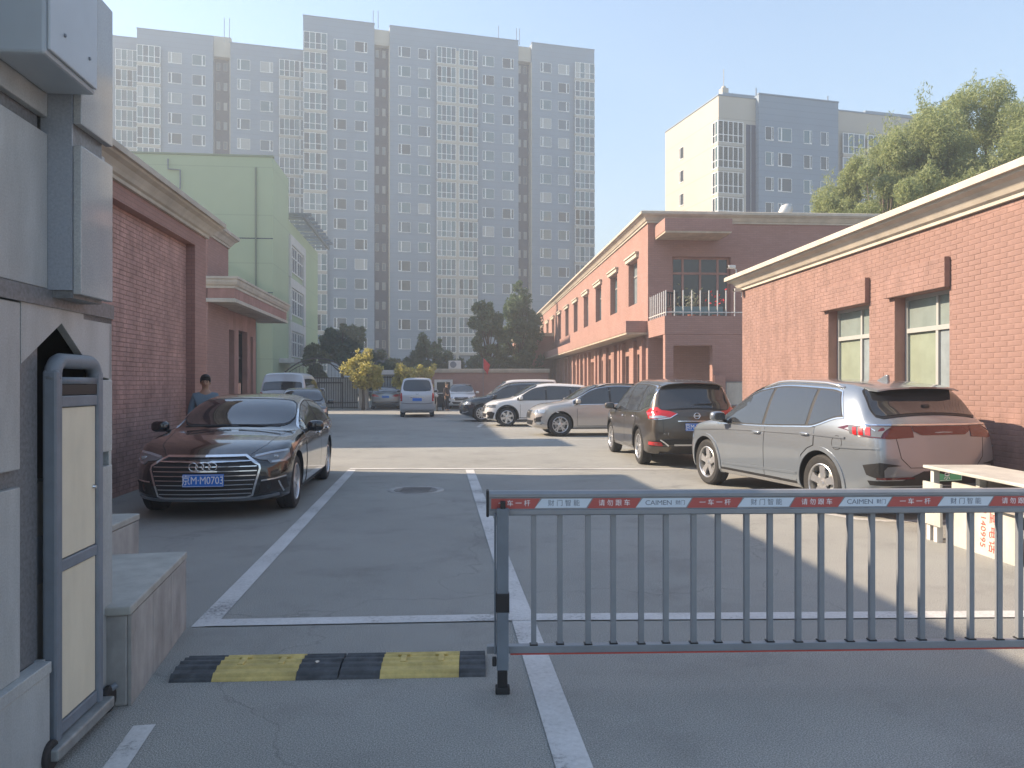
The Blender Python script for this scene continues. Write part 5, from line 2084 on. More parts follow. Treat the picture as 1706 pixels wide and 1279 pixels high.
def common(c, style, glass='carglass', trim=None, trimm=None, detail=True, split=(-1.05, -0.08), d=(-1.18, -0.1, 0.95), d0=-1.75, ws=(1.15, 1.60), rw=(1.25, 1.56)):
    kh = c.sp['H'] / 1.68
    kl = c.L / 4.7
    c.screen('windshield', ws[0] * kh, ws[1] * kh, True, M[glass])
    c.screen('rear_window', rw[0] * kh, rw[1] * kh, False, M[glass])
    c.dlo(d0 * kl, 1.12 * kl, tuple(q * kl for q in split), M[glass], trim=trim, up=0.06, kick=0.06)
    if detail:
        c.doors([q * kl for q in d], 0.33, hm=M['chrome'] if trim else None)
    c.wheels(style)
    c.mirrors(0.95 * kl, c.belt(0.95 * kl) + 0.07)
    if trimm:
        c.arch_trim(trimm, 0.05)
        c.sill(trimm, None)


# ---- champagne SUV side on, white SUV, and the row behind
bg_ = Car('parked_car', 'champagne coloured suv parked nose out between the brown suv and the white suv', scale_spec(SUV, 4.75, 1.87, 1.64), (2.83, 24.42), (-0.993, -0.118), P['beige'], 'cars parked along the yard')
common(bg_, 'twin', trim='chrome')
front_face(bg_, 0, 'clearlamp')
bg_.rails(-1.4, 0.3, M['dark'])
bg_.patch('fender_vent', [(2.02, 0.62), (2.20, 0.58), (2.22, 0.42), (2.04, 0.36), (2.10, 0.50)], 'left', M['dark'], 0.010, step=0.05)
bg_.patch('bumper_blade', [(1.95, 0.40), (2.17, 0.37), (2.22, 0.44), (2.05, 0.46)], 'left', M['clearlamp'], 0.014, step=0.05)

wh = Car('parked_car', 'white suv with dark lower cladding parked beyond the champagne suv', scale_spec(SUV, 4.55, 1.82, 1.64), (1.12, 29.9), (-0.993, -0.118), P['white'], 'cars parked along the yard')
common(wh, 'fan')
front_face(wh, 0, 'darklamp')
wh.arch_trim(M['dark'], 0.05)
wh.sill(M['dark'])
wh.patch('bumper_cladding', [(1.88, 0.52), (2.0, 0.55), (2.2, 0.48), (2.2, 0.33), (1.95, 0.30)], 'left', M['dark'], 0.010, step=0.06)

ds = Car('parked_car', 'dark blue suv with bright slatted nose parked behind the white suv', scale_spec(SUVUP, 4.8, 1.93, 1.66), (0.10, 33.6), (-0.993, -0.118), P['blue'], 'cars parked along the yard')
common(ds, 'ten')
front_face(ds, 0, 'clearlamp')
for i in range(5):
    ds.ribbon('grille_bar', [((i - 2) * 0.13, 0.62), ((i - 2) * 0.13, 0.81)], 'front', 0.02, M['chrome'], 0.02)
ds.mirib('bumper_trim', [(0.60, 0.40), (0.80, 0.40), (0.87, 0.46)], 'front', 0.03, M['chrome'], off=0.014)
bs = Car('parked_car', 'silver hatchback with only its hood showing past the dark blue suv', scale_spec(SUV, 4.45, 1.80, 1.56), (-0.05, 37.4), (-0.993, -0.118), P['silver'], 'cars parked along the yard')
common(bs, 'seven', detail=False)
front_face(bs, 0, 'clearlamp')
cs = Car('parked_car', 'low white sedan hood farthest but one in the row of parked cars', scale_spec(SEDAN, 4.7, 1.82, 1.47), (-0.1, 40.6), (-0.993, -0.118), P['white'], 'cars parked along the yard')
cs.screen('windshield', 1.04, 1.38, True, M['carglass'])
cs.dlo(-1.6, 1.0, (-0.4, 0.6), M['carglass'])
cs.wheels('ten')
cs.mirrors(0.85, 1.0)
front_face(cs, 0, 'clearlamp')
wm = Car('parked_van', 'white van roof rising over the far end of the parked row', scale_spec(VAN, 4.5, 1.72, 1.88), (0.55, 43.6), (-0.993, -0.118), P['white'], None, 'van')
wm.screen('windshield', 1.18, 1.74, True, M['carglass'])
wm.dlo(-1.7, 1.2, (-0.6, 0.5), M['carglass'], up=0.10)
wm.wheels('seven')
wm.mirrors(1.2, 1.15)
front_face(wm, 0, 'clearlamp')

# ---- white MPV driving away down the yard
mv = Car('minivan', 'pale silver minivan seen from behind in the middle of the yard', VAN, (-4.77, 38.75), (-0.118, 0.993), P['vansilver'], None, 'van')
mv.screen('windshield', 1.2, 1.78, True, M['carglass'])
rwp = rounded([(-0.60, 1.27), (0.60, 1.27), (0.66, 1.40), (0.58, 1.74), (0.40, 1.78), (-0.40, 1.78), (-0.58, 1.74), (-0.66, 1.40)], 0.2, 1)
mv.patch('rear_window_surround', offset_poly(rwp, 0.02), 'rear', M['dark'], 0.002)
mv.patch('rear_window', rwp, 'rear', M['carglass'], 0.006)
mv.dlo(-1.8, 1.2, (-0.7, 0.45), M['carglass'], up=0.10)
mv.wheels('seven', 0.19)
mv.mirrors(1.25, 1.2)
mv.mir('taillight', [(0.70, 0.78), (0.80, 0.80), (0.80, 1.18), (0.715, 1.16)], 'rear', M['redlamp'], off=0.008, step=0.05)
mv.plate(0.86, False, M['plate_blue'], None, out=0.012)
mv.ribbon('plate_garnish', [(-0.32, 0.97), (0.32, 0.97)], 'rear', 0.03, M['chrome'], 0.02)
mv.ribbon('bumper_line', [(-0.78, 0.70), (-0.4, 0.66), (0.4, 0.66), (0.78, 0.70)], 'rear', 0.02, M['dark'], 0.004)
mv.patch('bumper', [(-0.78, 0.42), (0.78, 0.42), (0.79, 0.57), (-0.79, 0.57)], 'rear', P['vansilver'], 0.05)
q = mv.proj(0, 1.13, 'rear', 0.012)
b = MB()
b.tube([(-0.06, q.y, 1.16), (-0.045, q.y, 1.12), (0, q.y, 1.10), (0.045, q.y, 1.12), (0.06, q.y, 1.16)], 0.012, 6)
b.build('badge', M['chrome'], mv.root)
# ---- silver sedan by the fence
sd_ = Car('parked_car', 'silver grey sedan seen from behind in front of the barred fence', scale_spec(SEDAN, 4.9, 1.86, 1.46), (-8.25, 50.2), (-0.16, 0.987), P['silver'], 'cars parked along the yard')
sd_.screen('windshield', 1.03, 1.375, True, M['carglass'])
sd_.screen('rear_window', 1.13, 1.37, False, M['carglass_grey'], 0.05)
sd_.dlo(-1.6, 1.0, (-0.4, 0.6), M['carglass'])
sd_.wheels('ten')
sd_.mirrors(0.85, 1.0)
sd_.mir('taillight', [(0.38, 0.83), (0.62, 0.80), (0.86, 0.84), (0.87, 0.96), (0.60, 0.95)], 'rear', M['redlamp'], off=0.008, step=0.05)
sd_.plate(0.80, False, M['plate_blue'], None, out=0.012)
sd_.patch('rear_valance', [(-0.80, 0.40), (0.80, 0.40), (0.80, 0.50), (-0.80, 0.50)], 'rear', M['dark'], 0.006)
sd_.ribbon('bumper_trim', [(-0.6, 0.46), (0.6, 0.46)], 'rear', 0.025, M['chrome'], 0.012)
# ---- white SUV facing us by the back wall
wf = Car('parked_car', 'white suv facing the gate in front of the far red wall', scale_spec(SUV, 4.5, 1.85, 1.62), (-3.3, 50.3), (0.06, -0.998), P['white'], 'cars parked along the yard')
common(wf, 'five', detail=False)
front_face(wf, 0, 'clearlamp')
# ---- white minibus and dark hatchback behind the black sedan
mb_ = Car('minibus', 'white minibus roof showing behind the black sedan beside the entrance block', scale_spec(VAN, 4.9, 1.85, 2.08), (-9.35, 32.8), (-0.1, 0.995), P['vansilver'], None, 'van')
mb_.screen('rear_window', 1.42, 1.78, False, M['carglass'], 0.07)
mb_.dlo(-1.9, 1.2, (-0.7, 0.45), M['carglass'], up=0.2)
mb_.wheels('seven')
mb_.mirrors(1.35, 1.3)
mb_.mir('taillight', [(0.74, 0.85), (0.87, 0.87), (0.87, 1.28), (0.76, 1.26)], 'rear', M['redlamp'], off=0.008, step=0.05)
dh = Car('parked_car', 'dark hatchback peeking out behind the black sedan roof', scale_spec(SUV, 4.1, 1.74, 1.47), (-7.5, 27.6), (0.24, -0.97), P['charcoal'], 'cars parked along the yard')
common(dh, 'seven', detail=False)
front_face(dh, 0, 'clearlamp')
# ------------------------------------------------------------------ apartment towers
GL = ['glass_blue', 'glass_teal', 'glass_dark', 'glass_lace', 'glass_curtain']
GW = [0.30, 0.30, 0.12, 0.18, 0.10]


def shared_windows():
    out = {}
    for flip in (0, 1):
        for g_ in GL:
            b = MB()
            w, h, f = 1.75, 1.45, 0.07
            s0 = 0.42 if not flip else w - 0.42
            b.box(0, w, -0.02, 0.06, -0.07, 0.0)
            b.box(0, f * .6, 0.0, 0.06, 0.0, h)
            b.box(w - f * .6, w, 0.0, 0.06, 0.0, h)
            b.box(f * .6, w - f * .6, 0.0, 0.06, h - f * .6, h)
            b.box(s0 - f, s0 + f, -0.02, 0.06, 0.0, h - f * .6)
            x0, x1 = (f * .6, s0 - f) if not flip else (s0 + f, w - f * .6)
            b.box(x0, x1, -0.01, 0.05, 0.0, f)
            fm = b.mesh('window', M['frame'])
            b = MB()
            b.quad((0.03, 0.04, 0.01), (w - 0.03, 0.04, 0.01), (w - 0.03, 0.04, h - 0.03), (0.03, 0.04, h - 0.03))
            pm = b.mesh('pane', M[g_])
            out[(flip, g_)] = (fm, pm)
    return out


def shared_balcony(w, h=2.8, n=4):
    b = MB()
    b.box(0, w, -0.06, 0.9, 0.0, 0.40)
    slab = b.mesh('balcony', M['tower_cream'])
    b = MB()
    f = 0.045
    for i in range(n + 1):
        x = (w - 2 * f) * i / n + f
        b.box(x - f, x + f, -0.03, 0.06, 0.401, h - 0.001)
    for z in (0.43, 1.25, h - 0.05):
        b.box(0, w, -0.022, 0.05, z - f * .8, z + f * .8)
    fm = b.mesh('glazing_bars', M['frame'])
    gm = {}
    for g_ in GL:
        b = MB()
        for i in range(n):
            x0, x1 = (w - 2 * f) * i / n + f, (w - 2 * f) * (i + 1) / n + f
            b.quad((x0, 0.03, 0.4), (x1, 0.03, 0.4), (x1, 0.03, h), (x0, 0.03, h), i % 2)
        gm[g_] = b.mesh('glazing', [M[g_], M['glass_teal' if g_ != 'glass_teal' else 'glass_blue']])
    return slab, fm, gm


SW = shared_windows()


def pick():
    return random.choices(GL, GW)[0]


def tower(name, label, X, Y, ang, width, ztop, blocks, wins, balcs, slots, zmin_of, depth=16.0, storey=2.8, par=2.3, wallm='tower_grey', side=None):
    """blocks: list of (a0, a1, setback, material key, top drop); the facade runs along local x, depth goes to +y"""
    t = empty(name, (X, Y, 0), ang, label, 'building')
    for (a0, a1, sb, mk, dz) in blocks:
        b = MB()
        b.box(a0, a1, sb, depth, 0, ztop - dz)
        b.build('wall', M[mk], t)
        if dz < 3:
            b = MB()
            b.box(a0 - 0.05, a1 + 0.05, sb - 0.06, sb + 0.5, ztop - dz, ztop - dz + 0.12)
            b.build('coping', M['tower_grey'], t)
    n = int((ztop - par) / storey)
    for k in range(n):
        z = ztop - par - 0.1 - storey * (k + 1) + 0.35
        for (a, flip, sb) in wins:
            zz = z + 0.62
            if zz < zmin_of(a):
                continue
            g_ = pick()
            fm, pm = SW[(flip, g_)]
            w_ = link('window', fm, t, (a, sb - 0.05, zz))
            link('pane', pm, w_)
        for (a, w, nb, sb) in balcs:
            if z < zmin_of(a):
                continue
            key = (w, nb)
            if key not in BALC:
                BALC[key] = shared_balcony(w, storey, nb)
            slab, fm, gm = BALC[key]
            o = link('balcony', slab, t, (a, sb - 0.42, z - 0.25))
            link('glazing_bars', fm, o)
            link('glazing', gm[pick()], o)
        for (a0, sb, cw) in slots:
            if z < zmin_of(a0):
                continue
            for dx in (0.3, 1.25):
                g_ = random.choice(['glass_lace', 'glass_curtain', 'glass_blue'])
                me = SLOT.get(g_)
                if me is None:
                    me = SLOT[g_] = (MB().box(0, 0.6, -0.03, 0.02, 0, 1.3).mesh('window', M['frame_dull']), MB().box(0.05, 0.55, -0.035, -0.031, 0.05, 1.25).mesh('pane', M[g_]))
                w_ = link('window', me[0], t, (a0 + dx, sb - 0.03, z + 0.75))
                w_.scale = (0.8, 1, 0.85)
                link('pane', me[1], w_)
    return t


BALC, SLOT = {}, {}
ANG = math.atan2(0.259, 0.966)
zmR = lambda a: 3.0 if a < 4 else (6.0 if a < 25 else (13.0 if a < 34 else 13.0))
tw = tower('apartment_tower', 'taller grey apartment tower standing behind the yard with two dark vertical slots', -29.07, 107.0, ANG, 43.2, 52.9,
           [(0, 9.8, 0, 'tower_grey', 0), (9.8, 12.0, 1.6, 'tower_dark', 1.5), (12.0, 31.1, 0, 'tower_grey', 0), (31.1, 33.2, 1.6, 'tower_dark', 1.5), (33.2, 43.2, 0, 'tower_grey', 0)],
           [(4.15, 0, 0), (7.05, 1, 0), (13.2, 0, 0), (16.05, 1, 0), (25.6, 0, 0), (28.6, 1, 0), (34.5, 0, 0), (37.35, 1, 0)],
           [(0.05, 3.2, 4, 0), (18.7, 2.85, 4, 0), (21.95, 2.85, 4, 0), (39.9, 3.2, 4, 0)],
           [(9.8, 1.6, 2.2), (31.1, 1.6, 2.0)], zmR)
b = MB()
b.box(21.56, 21.94, -0.47, -0.002, 1.0, 50.2)
b.build('divider', M['tower_cream'], tw)
for (a0, a1) in ((9.8, 12.0), (31.1, 33.2)):
    b = MB()
    b.box(a0 + 0.01, a1 - 0.01, 0.5, 1.5, 50.2, 52.4)
    b.build('recess_header', M['tower_cream'], tw)
    b = MB()
    b.box(a1 - 0.1, a1 + 0.003, -0.05, 1.55, 0, 50.0)
    b.build('edge_strip', M['tower_cream'], tw)
b = MB()
b.box(2.0, 9.6, 2.5, 8, 52.9, 54.0)
b.box(27, 31, 3, 8, 52.9, 54.4)
b.build('roof_house', M['tower_cream'], tw)
for a in (9.7, 10.4, 28.2, 31.0, 31.5):
    b = MB()
    b.tube([(a, 0.8, 52.7), (a, 0.8, 55.2)], 0.05, 6)
    b.build('lightning_rod', M['steel'], tw)
zmL = lambda a: 28.0 if a < 17 else (20.0 if a < 22 else 28)
tl_ = tower('apartment_tower', 'farther left grey apartment tower rising over the green building', -51.47, 105.5, ANG, 21.6, 50.4,
            [(0, 9.8, 0, 'tower_grey', 0), (9.8, 12.1, 1.6, 'tower_dark', 1.3), (12.1, 25.5, 0, 'tower_grey', 0.6), (-12, 0, 2.2, 'tower_grey', 0.5)],
            [(3.96, 0, 0), (7.05, 1, 0), (13.0, 0, 0), (16.1, 1, 0)],
            [(0.05, 3.0, 4, 0), (18.7, 2.85, 4, 0), (-3.1, 3.0, 4, 2.2), (21.6, 2.85, 4, 0)],
            [(9.8, 1.6, 2.2)], zmL)
b = MB()
b.box(9.81, 12.09, 0.5, 1.5, 47.9, 50.0)
b.box(7.0, 12.0, 2.5, 8, 50.3, 51.6)
b.build('recess_header', M['tower_cream'], tl_)
b = MB()
b.box(12.0, 12.1, -0.05, 1.55, 0, 48.0)
b.build('edge_strip', M['tower_cream'], tl_)
for a in (11.2, 11.9):
    b = MB()
    b.tube([(a, 0.8, 49.0), (a, 0.8, 53.6)], 0.05, 6)
    b.build('lightning_rod', M['steel'], tl_)

# ------------------------------------------------------------------ cream corner block on the right
cr = empty('cream_apartment_block', (22.8, 84.0, 0), ANG, 'cream ended apartment block behind the brick office and the green tree', 'building')
ZC = 33.3
b = MB()
b.box(0, 4.6, 0.45, 13.4, 0, ZC)
b.build('wall', M['tower_cream'], cr)
b = MB()
b.box(3.4, 4.61, 0.44, 0.9, 0, ZC - 2.9)
b.build('dark_strip', M['tower_dark'], cr)  # flat dark strip standing in for a recess, none is cut
b = MB()
b.box(4.6, 14.85, -0.2, 12.0, 0, ZC + 0.35)
b.build('grey_wall', M['tower_grey'], cr)
b = MB()
b.box(14.86, 32, 0.9, 12.0, 0, ZC - 0.1)
b.build('wall', M['tower_cream'], cr)
b = MB()
b.box(14.87, 15.6, 0.88, 1.2, 0, ZC - 3.0)
b.build('dark_strip', M['tower_dark'], cr)  # flat dark strip on the wall face, no recess cut
b = MB()
for (a0, a1, y, z) in ((-0.08, 4.6, 0.37, ZC), (4.55, 14.9, -0.28, ZC + 0.35), (14.9, 32, 0.82, ZC - 0.1)):
    b.box(a0, a1, y, y + 0.4, z, z + 0.14)
b.box(-0.08, 0.32, 0.78, 13.4, ZC, ZC + 0.14)
b.build('coping', M['tower_grey'], cr)
b = MB()
b.box(2.6, 7.8, 4, 8, ZC, ZC + 1.9)
b.box(22, 30, 4, 8, ZC, ZC + 1.6)
b.build('roof_house', M['tower_grey'], cr)
b = MB()
b.box(2.9, 3.7, 4.6, 5.4, ZC + 1.9, ZC + 2.7)
b.lathe([(0.3, 2.7), (0.22, 3.0), (0.0, 3.1)], (3.3, 5, ZC), 'z', 12)
b.tube([(3.3, 5, ZC + 3.05), (3.3, 5, ZC + 5.0)], 0.035, 6)
b.build('roof_mast', M['tower_cream'], cr)
for a in (4.7, 14.0):
    b = MB()
    b.tube([(a, 0.5, ZC), (a, 0.5, ZC + 1.3)], 0.06, 6)
    b.build('lightning_rod', M['steel'], cr)
b = MB()
b.tube([(3.9, 0.30, 0), (3.9, 0.30, ZC - 3)], 0.07, 6)
b.build('drain_pipe', M['steel'], cr)
for k in range(5):
    z = ZC - 3.15 - 2.8 * (k + 1) + 0.45
    # wrap-round glazed corner balcony: front and side
    for key, par_loc, rz in (((3.15, 5), (-0.10, 0.42, z), 0.0), ((1.25, 2), (-0.08, 1.66, z), -math.pi / 2)):
        if key not in BALC:
            BALC[key] = shared_balcony(key[0], 2.8, key[1])
        slab, fm, gm = BALC[key]
        if rz:
            o = empty('balcony', par_loc, rz)
            o.parent = cr
            link('glazing_bars', fm, o)
            link('glazing', gm['glass_dark'], o)
        else:
            o = link('balcony', slab, cr, par_loc)
            link('glazing_bars', fm, o)
            link('glazing', gm[pick()], o)
    for (a, flip) in ((5.4, 1), (7.0, 0), (10.3, 1), (12.5, 1)):
        g_ = random.choice(['glass_blue', 'glass_teal', 'glass_dark'])
        fm, pm = SW[(flip, g_)]
        w_ = link('window', fm, cr, (a, -0.25, z + 0.9))
        link('pane', pm, w_)
        if a != 7.0:
            w_.scale = (0.6, 1, 1)
    w_ = link('window', SW[(0, 'glass_dark')][0], cr, (-0.05, 9.6, z + 0.95), -math.pi / 2)
    w_.scale = (0.62, 1, 0.95)
    link('pane', SW[(0, 'glass_dark')][1], w_)
    for a in (16.0, 19.4):
        key = (3.0, 4)
        if key not in BALC:
            BALC[key] = shared_balcony(3.0, 2.8, 4)
        slab, fm, gm = BALC[key]
        o = link('balcony', slab, cr, (a, 0.5, z))
        link('glazing_bars', fm, o)
        link('glazing', gm[pick()], o)

# ------------------------------------------------------------------ green building (frame FL)
gb = root_at(FL, TL, 'green_building', -11.1, 54.2, 'pale green four storey building with white framed windows behind the barred gate', 'building')
ZG = 16.2   # storeys measured at the near corner; the whole block is scaled below
b = MB()
b.box(-26, 0, 0.0, 5.4, 0, ZG)
b.build('wall', M['green'], gb)
b = MB()
b.box(-14, -0.02, 5.41, 19.3, 0, 13.3)
b.build('wall', M['green'], gb)
b = MB()
b.box(-26.1, 0.05, -0.05, 0.25, ZG, ZG + 0.12)
b.build('coping', mat('dull green coping', (0.24, 0.29, 0.2), 0.8), gb)
b = MB()
b.tube([(-1.05, -0.08, 0.5), (-1.05, -0.08, ZG - 0.7)], 0.055, 8)
b.build('drain_pipe', mat('green drain pipe', (0.15, 0.19, 0.14), 0.6), gb)
b = MB()
b.box(-26, 0.015, -0.02, -0.002, 10.9, 10.96)
b.box(-26, 0.015, -0.02, -0.002, 7.4, 7.45)
b.build('render_joint', M['tower_dark'], gb)
b = MB()
b.tube([(-5.75, -0.1, 14.0), (-5.75, -0.1, 15.2), (-6.5, -0.1, 15.25), (-6.5, -0.1, 15.9)], 0.05, 6)
b.build('vent_pipe', M['steel'], gb)
SX = -0.02
b = MB()   # white surrounds
for (z0, z1) in ((9.25, 12.3), (6.1, 9.2), (2.9, 6.05)):
    b.box(SX + 0.002, SX + 0.16, 5.45, 5.95, z0, z1)
    b.box(SX + 0.002, SX + 0.16, 11.2, 12.0, z0, z1)
    b.box(SX + 0.002, SX + 0.16, 5.951, 11.199, z1 - 0.65, z1)
b.build('window_surround', M['white'], gb)
for (z0, z1) in ((9.7, 11.6), (6.6, 8.5), (3.5, 5.35)):
    for y0 in (6.0, 8.7):
        win(gb, lambda a, z, d: (SX + 0.08 - d, a, z), (y0, y0 + 2.45, z0, z1), (0.33, 0.66), z0 + 1.1, M['frame'], M['glass_dark'], f=0.09)
b = MB()   # roof pergola of slats over the lower wing
for i in range(9):
    o_ = MB()
    o_.box(-2.5, 1.5, 6.0 + i * 1.45, 6.25 + i * 1.45, 13.75, 13.95)
    o_.build('pergola_slat', M['steel'], gb)
b.box(0.9, 1.1, 5.5, 18.8, 13.5, 13.745)
b.box(-2.2, -2.0, 5.5, 18.8, 13.5, 13.745)
for y in (6, 10, 14, 18.5):
    b.box(-2.2, -2.05, y, y + 0.15, 13.3, 13.5)
    b.box(-0.3, -0.15, y, y + 0.15, 13.3, 13.745)
    b.box(-0.149, 0.9, y, y + 0.15, 13.6, 13.74)
b.build('pergola_frame', M['steel'], gb)
b = MB()
b.box(-1.4, 1.0, 2.0, 5.2, 2.95, 3.25)
b.build('entrance_canopy', M['white'], gb)
gb.scale = (1.06, 1.06, 1.06)

# ------------------------------------------------------------------ far fence, gate and back wall
gy = 47.8
ga = empty('iron_gate', (-14.2, gy, 0), 0.0, 'black wrought iron double gate with arched top and round ornaments', 'gate')
Wg = 4.62
b = MB()
for z in (0.12, 0.42, 1.95):
    b.box(0.0, Wg, -0.03, 0.03, z, z + 0.06)
b.build('rail', M['iron'], ga)
arc = []
for t in np.linspace(-1, 1, 25):
    arc.append((2.1 + 2.6 * t * 0.9, 0, 2.05 + 1.15 * (1 - t * t)))
b = MB()
b.tube(arc, 0.05, 6)
b.tube([(p[0], 0, p[2] - 0.22) for p in arc], 0.03, 6)
b.build('arch', M['iron'], ga)
bar_me = MB().box(-0.018, 0.018, -0.018, 0.018, 0.03, 2.02).mesh('bar', M['iron'])
for i in range(32):
    link('bar', bar_me, ga, (0.06 + i * (Wg - 0.12) / 31, 0, 0))
b = MB()
for i in range(-7, 8):
    x = 2.1 + i * 0.22
    b.tube([(x, 0, 2.02), (x, 0, 2.05 + 1.15 * (1 - ((x - 2.1) / 2.34) ** 2) - 0.2)], 0.014, 4)
o = b.build('arch_bar', M['iron'], ga)
o['kind'] = 'stuff'
for cx in (1.55, ):
    b = MB()
    for r_ in (0.16, 0.34):
        b.tube([(cx + r_ * math.cos(t), -0.02, 1.3 + r_ * math.sin(t)) for t in np.linspace(0, 2 * math.pi, 21)], 0.03, 6, caps=False)
    for i in range(8):
        a = i * math.pi / 4
        b.tube([(cx + 0.1 * math.cos(a), -0.02, 1.3 + 0.1 * math.sin(a)), (cx + 0.42 * math.cos(a + .3), -0.02, 1.3 + 0.42 * math.sin(a + .3))], 0.03, 5)
    b.build('medallion', M['iron'], ga)
b = MB()
for (x0, x1, z0, z1) in ((2.1, 2.18, 0.05, 1.72), (3.62, 3.70, 0.05, 1.72), (2.18, 3.62, 1.64, 1.72), (1.5, 1.6, 0.05, 2.0)):
    b.box(x0, x1, -0.035, 0.035, z0, z1)
b.build('wicket_frame', M['iron'], ga)
b = MB()
b.box(0.02, Wg - 0.02, 0.05, 0.07, 0.15, 1.94)
b.build('backing_sheet', mat('pale sheet', (0.36, 0.38, 0.38), 0.6, var=0.08), ga)
sp_ = empty('gate_post', (-9.22, gy, 0), 0, 'pale stone gate post below the yellow lit tree', 'gate post')
b = MB()
b.box(-0.27, 0.27, -0.25, 0.25, 0, 2.0)
b.build('shaft', mat('pale stone', (0.38, 0.37, 0.34), 0.8, var=0.15, vscale=3), sp_, bevel=0.02)
b = MB()
b.box(-0.33, 0.33, -0.31, 0.31, 2.0, 2.14)
b.build('cap', M['cornice'], sp_, bevel=0.02)
b = MB()
b.box(-0.13, 0.13, -0.262, -0.251, 1.25, 1.55)
b.build('name_plate', M['tower_dark'], sp_)

fn = empty('barred_fence', (-8.9, 50.4, 0), 0, 'dark barred fence under a white beam beside the gate post', 'fence')
Wf = 2.5
b = MB()
for z in (0.35, 2.02):
    b.box(0, Wf, -0.03, 0.03, z, z + 0.06)
b.build('rail', M['iron'], fn)
for i in range(15):
    link('bar', bar_me, fn, (0.05 + i * (Wf - 0.1) / 14, 0, 0.1))
b = MB()
b.box(0.0, Wf, -0.14, 0.14, 2.22, 2.52)
b.build('beam', M['white'], fn)
b = MB()
b.box(0.0, Wf, 0.06, 0.09, 0.1, 2.215)
b.build('backing_sheet', MATS['pale sheet'], fn)
b = MB()
b.box(0.0, Wf, -0.1, 0.1, 0.0, 0.1)
b.build('base', M['concrete'], fn)

bw = empty('red_back_wall', (-6.4, 52.3, 0), 0, 'low red painted wall with pale coping closing the far end of the yard', 'wall')
Wb = 8.9
b = MB()
b.box(0, Wb, 0, 0.3, 0, 2.38)
b.build('wall', M['brickwork'], bw)
b = MB()
b.box(-0.05, Wb + 0.05, -0.12, 0.42, 2.381, 2.50)
b.box(-0.05, Wb + 0.05, -0.18, 0.48, 2.501, 2.64)
b.build('coping', M['cornice'], bw)
dw = empty('white_framed_hatch', (-4.65, 52.26, 0), 0, 'white framed dark doorway in the far red wall', 'doorway')
b = MB()
for (x0, x1, z0, z1) in ((-0.62, -0.45, 0, 1.9), (0.45, 0.62, 0, 1.9), (-0.45, 0.45, 1.72, 1.9)):
    b.box(x0, x1, -0.08, 0.03, z0, z1)
b.build('frame', M['white'], dw)
b = MB()
b.box(-0.45, 0.45, -0.02, 0.03, 0, 1.72)
b.build('door', M['dark'], dw)
rw_ = empty('dark_red_outbuilding', (2.2, 58.0, 0), TR, 'dull red outbuilding half hidden behind the tall tree', 'building')
b = MB()
b.box(-1.6, 3.2, 0, 9, 0, 5.2)
b.build('wall', M['brickwork'], rw_)
b = MB()
b.box(-1.75, 3.3, -0.15, 9, 5.2, 5.45)
b.build('coping', M['cornice'], rw_)
ac = empty('air_conditioner', (-3.9, 52.45, 2.64), 0, 'white air conditioner unit resting on the far wall coping', 'air conditioner')
b = MB()
b.box(-0.42, 0.42, -0.15, 0.15, 0.0, 0.55)
b.build('casing', M['white'], ac, bevel=0.02)
b = MB()
b.lathe([(0.0, -0.17), (0.2, -0.17), (0.22, -0.155)], (-0.1, 0, 0.28), 'y', 20)
b.build('fan_grille', M['steel'], ac)
fl = empty('red_flag', (-1.95, 52.0, 0), 0, 'small red flag on a thin pole before the far wall', 'flag')
b = MB()
b.tube([(0, 0, 0), (0, 0, 3.4)], 0.02, 6)
b.build('pole', M['steel'], fl)
b = MB()
vs = []
for i in range(6):
    for j in range(5):
        vs.append((0.02 + 0.09 * i * (1 - 0.1 * j), 0.05 * math.sin(i * 1.3 + j), 3.35 - j * 0.17 - 0.09 * i))
b.add(vs, [(i * 5 + j, (i + 1) * 5 + j, (i + 1) * 5 + j + 1, i * 5 + j + 1) for i in range(5) for j in range(4)])
o = b.build('cloth', M['flag'], fl, smooth=True)
sm_ = o.modifiers.new('thick', 'SOLIDIFY')
sm_.thickness = 0.006
b = MB()
b.box(-16, 2.5, 49.2, 49.5, 0.0, 0.10)
struct(b.build('sunlit_strip', mat('pale kerb', (0.48, 0.46, 0.42), 0.8, var=0.1)))  # pale raised strip for the sunlit far ground, sunlight put into its colour

# ------------------------------------------------------------------ trees and shrubs
LM = {
    'dark': leaf_mat('dark leaves', (0.075, 0.125, 0.068), (0.13, 0.185, 0.10), 0.45),
    'mid': leaf_mat('mid green leaves', (0.095, 0.14, 0.07), (0.155, 0.20, 0.105), 0.45),
    'olive': leaf_mat('olive leaves', (0.10, 0.13, 0.06), (0.16, 0.18, 0.09), 0.4),
    'willow': leaf_mat('willow leaves', (0.24, 0.29, 0.12), (0.38, 0.42, 0.20), 0.55),
    'yellow': leaf_mat('yellow green leaves', (0.40, 0.38, 0.09), (0.60, 0.53, 0.19), 0.45),
}


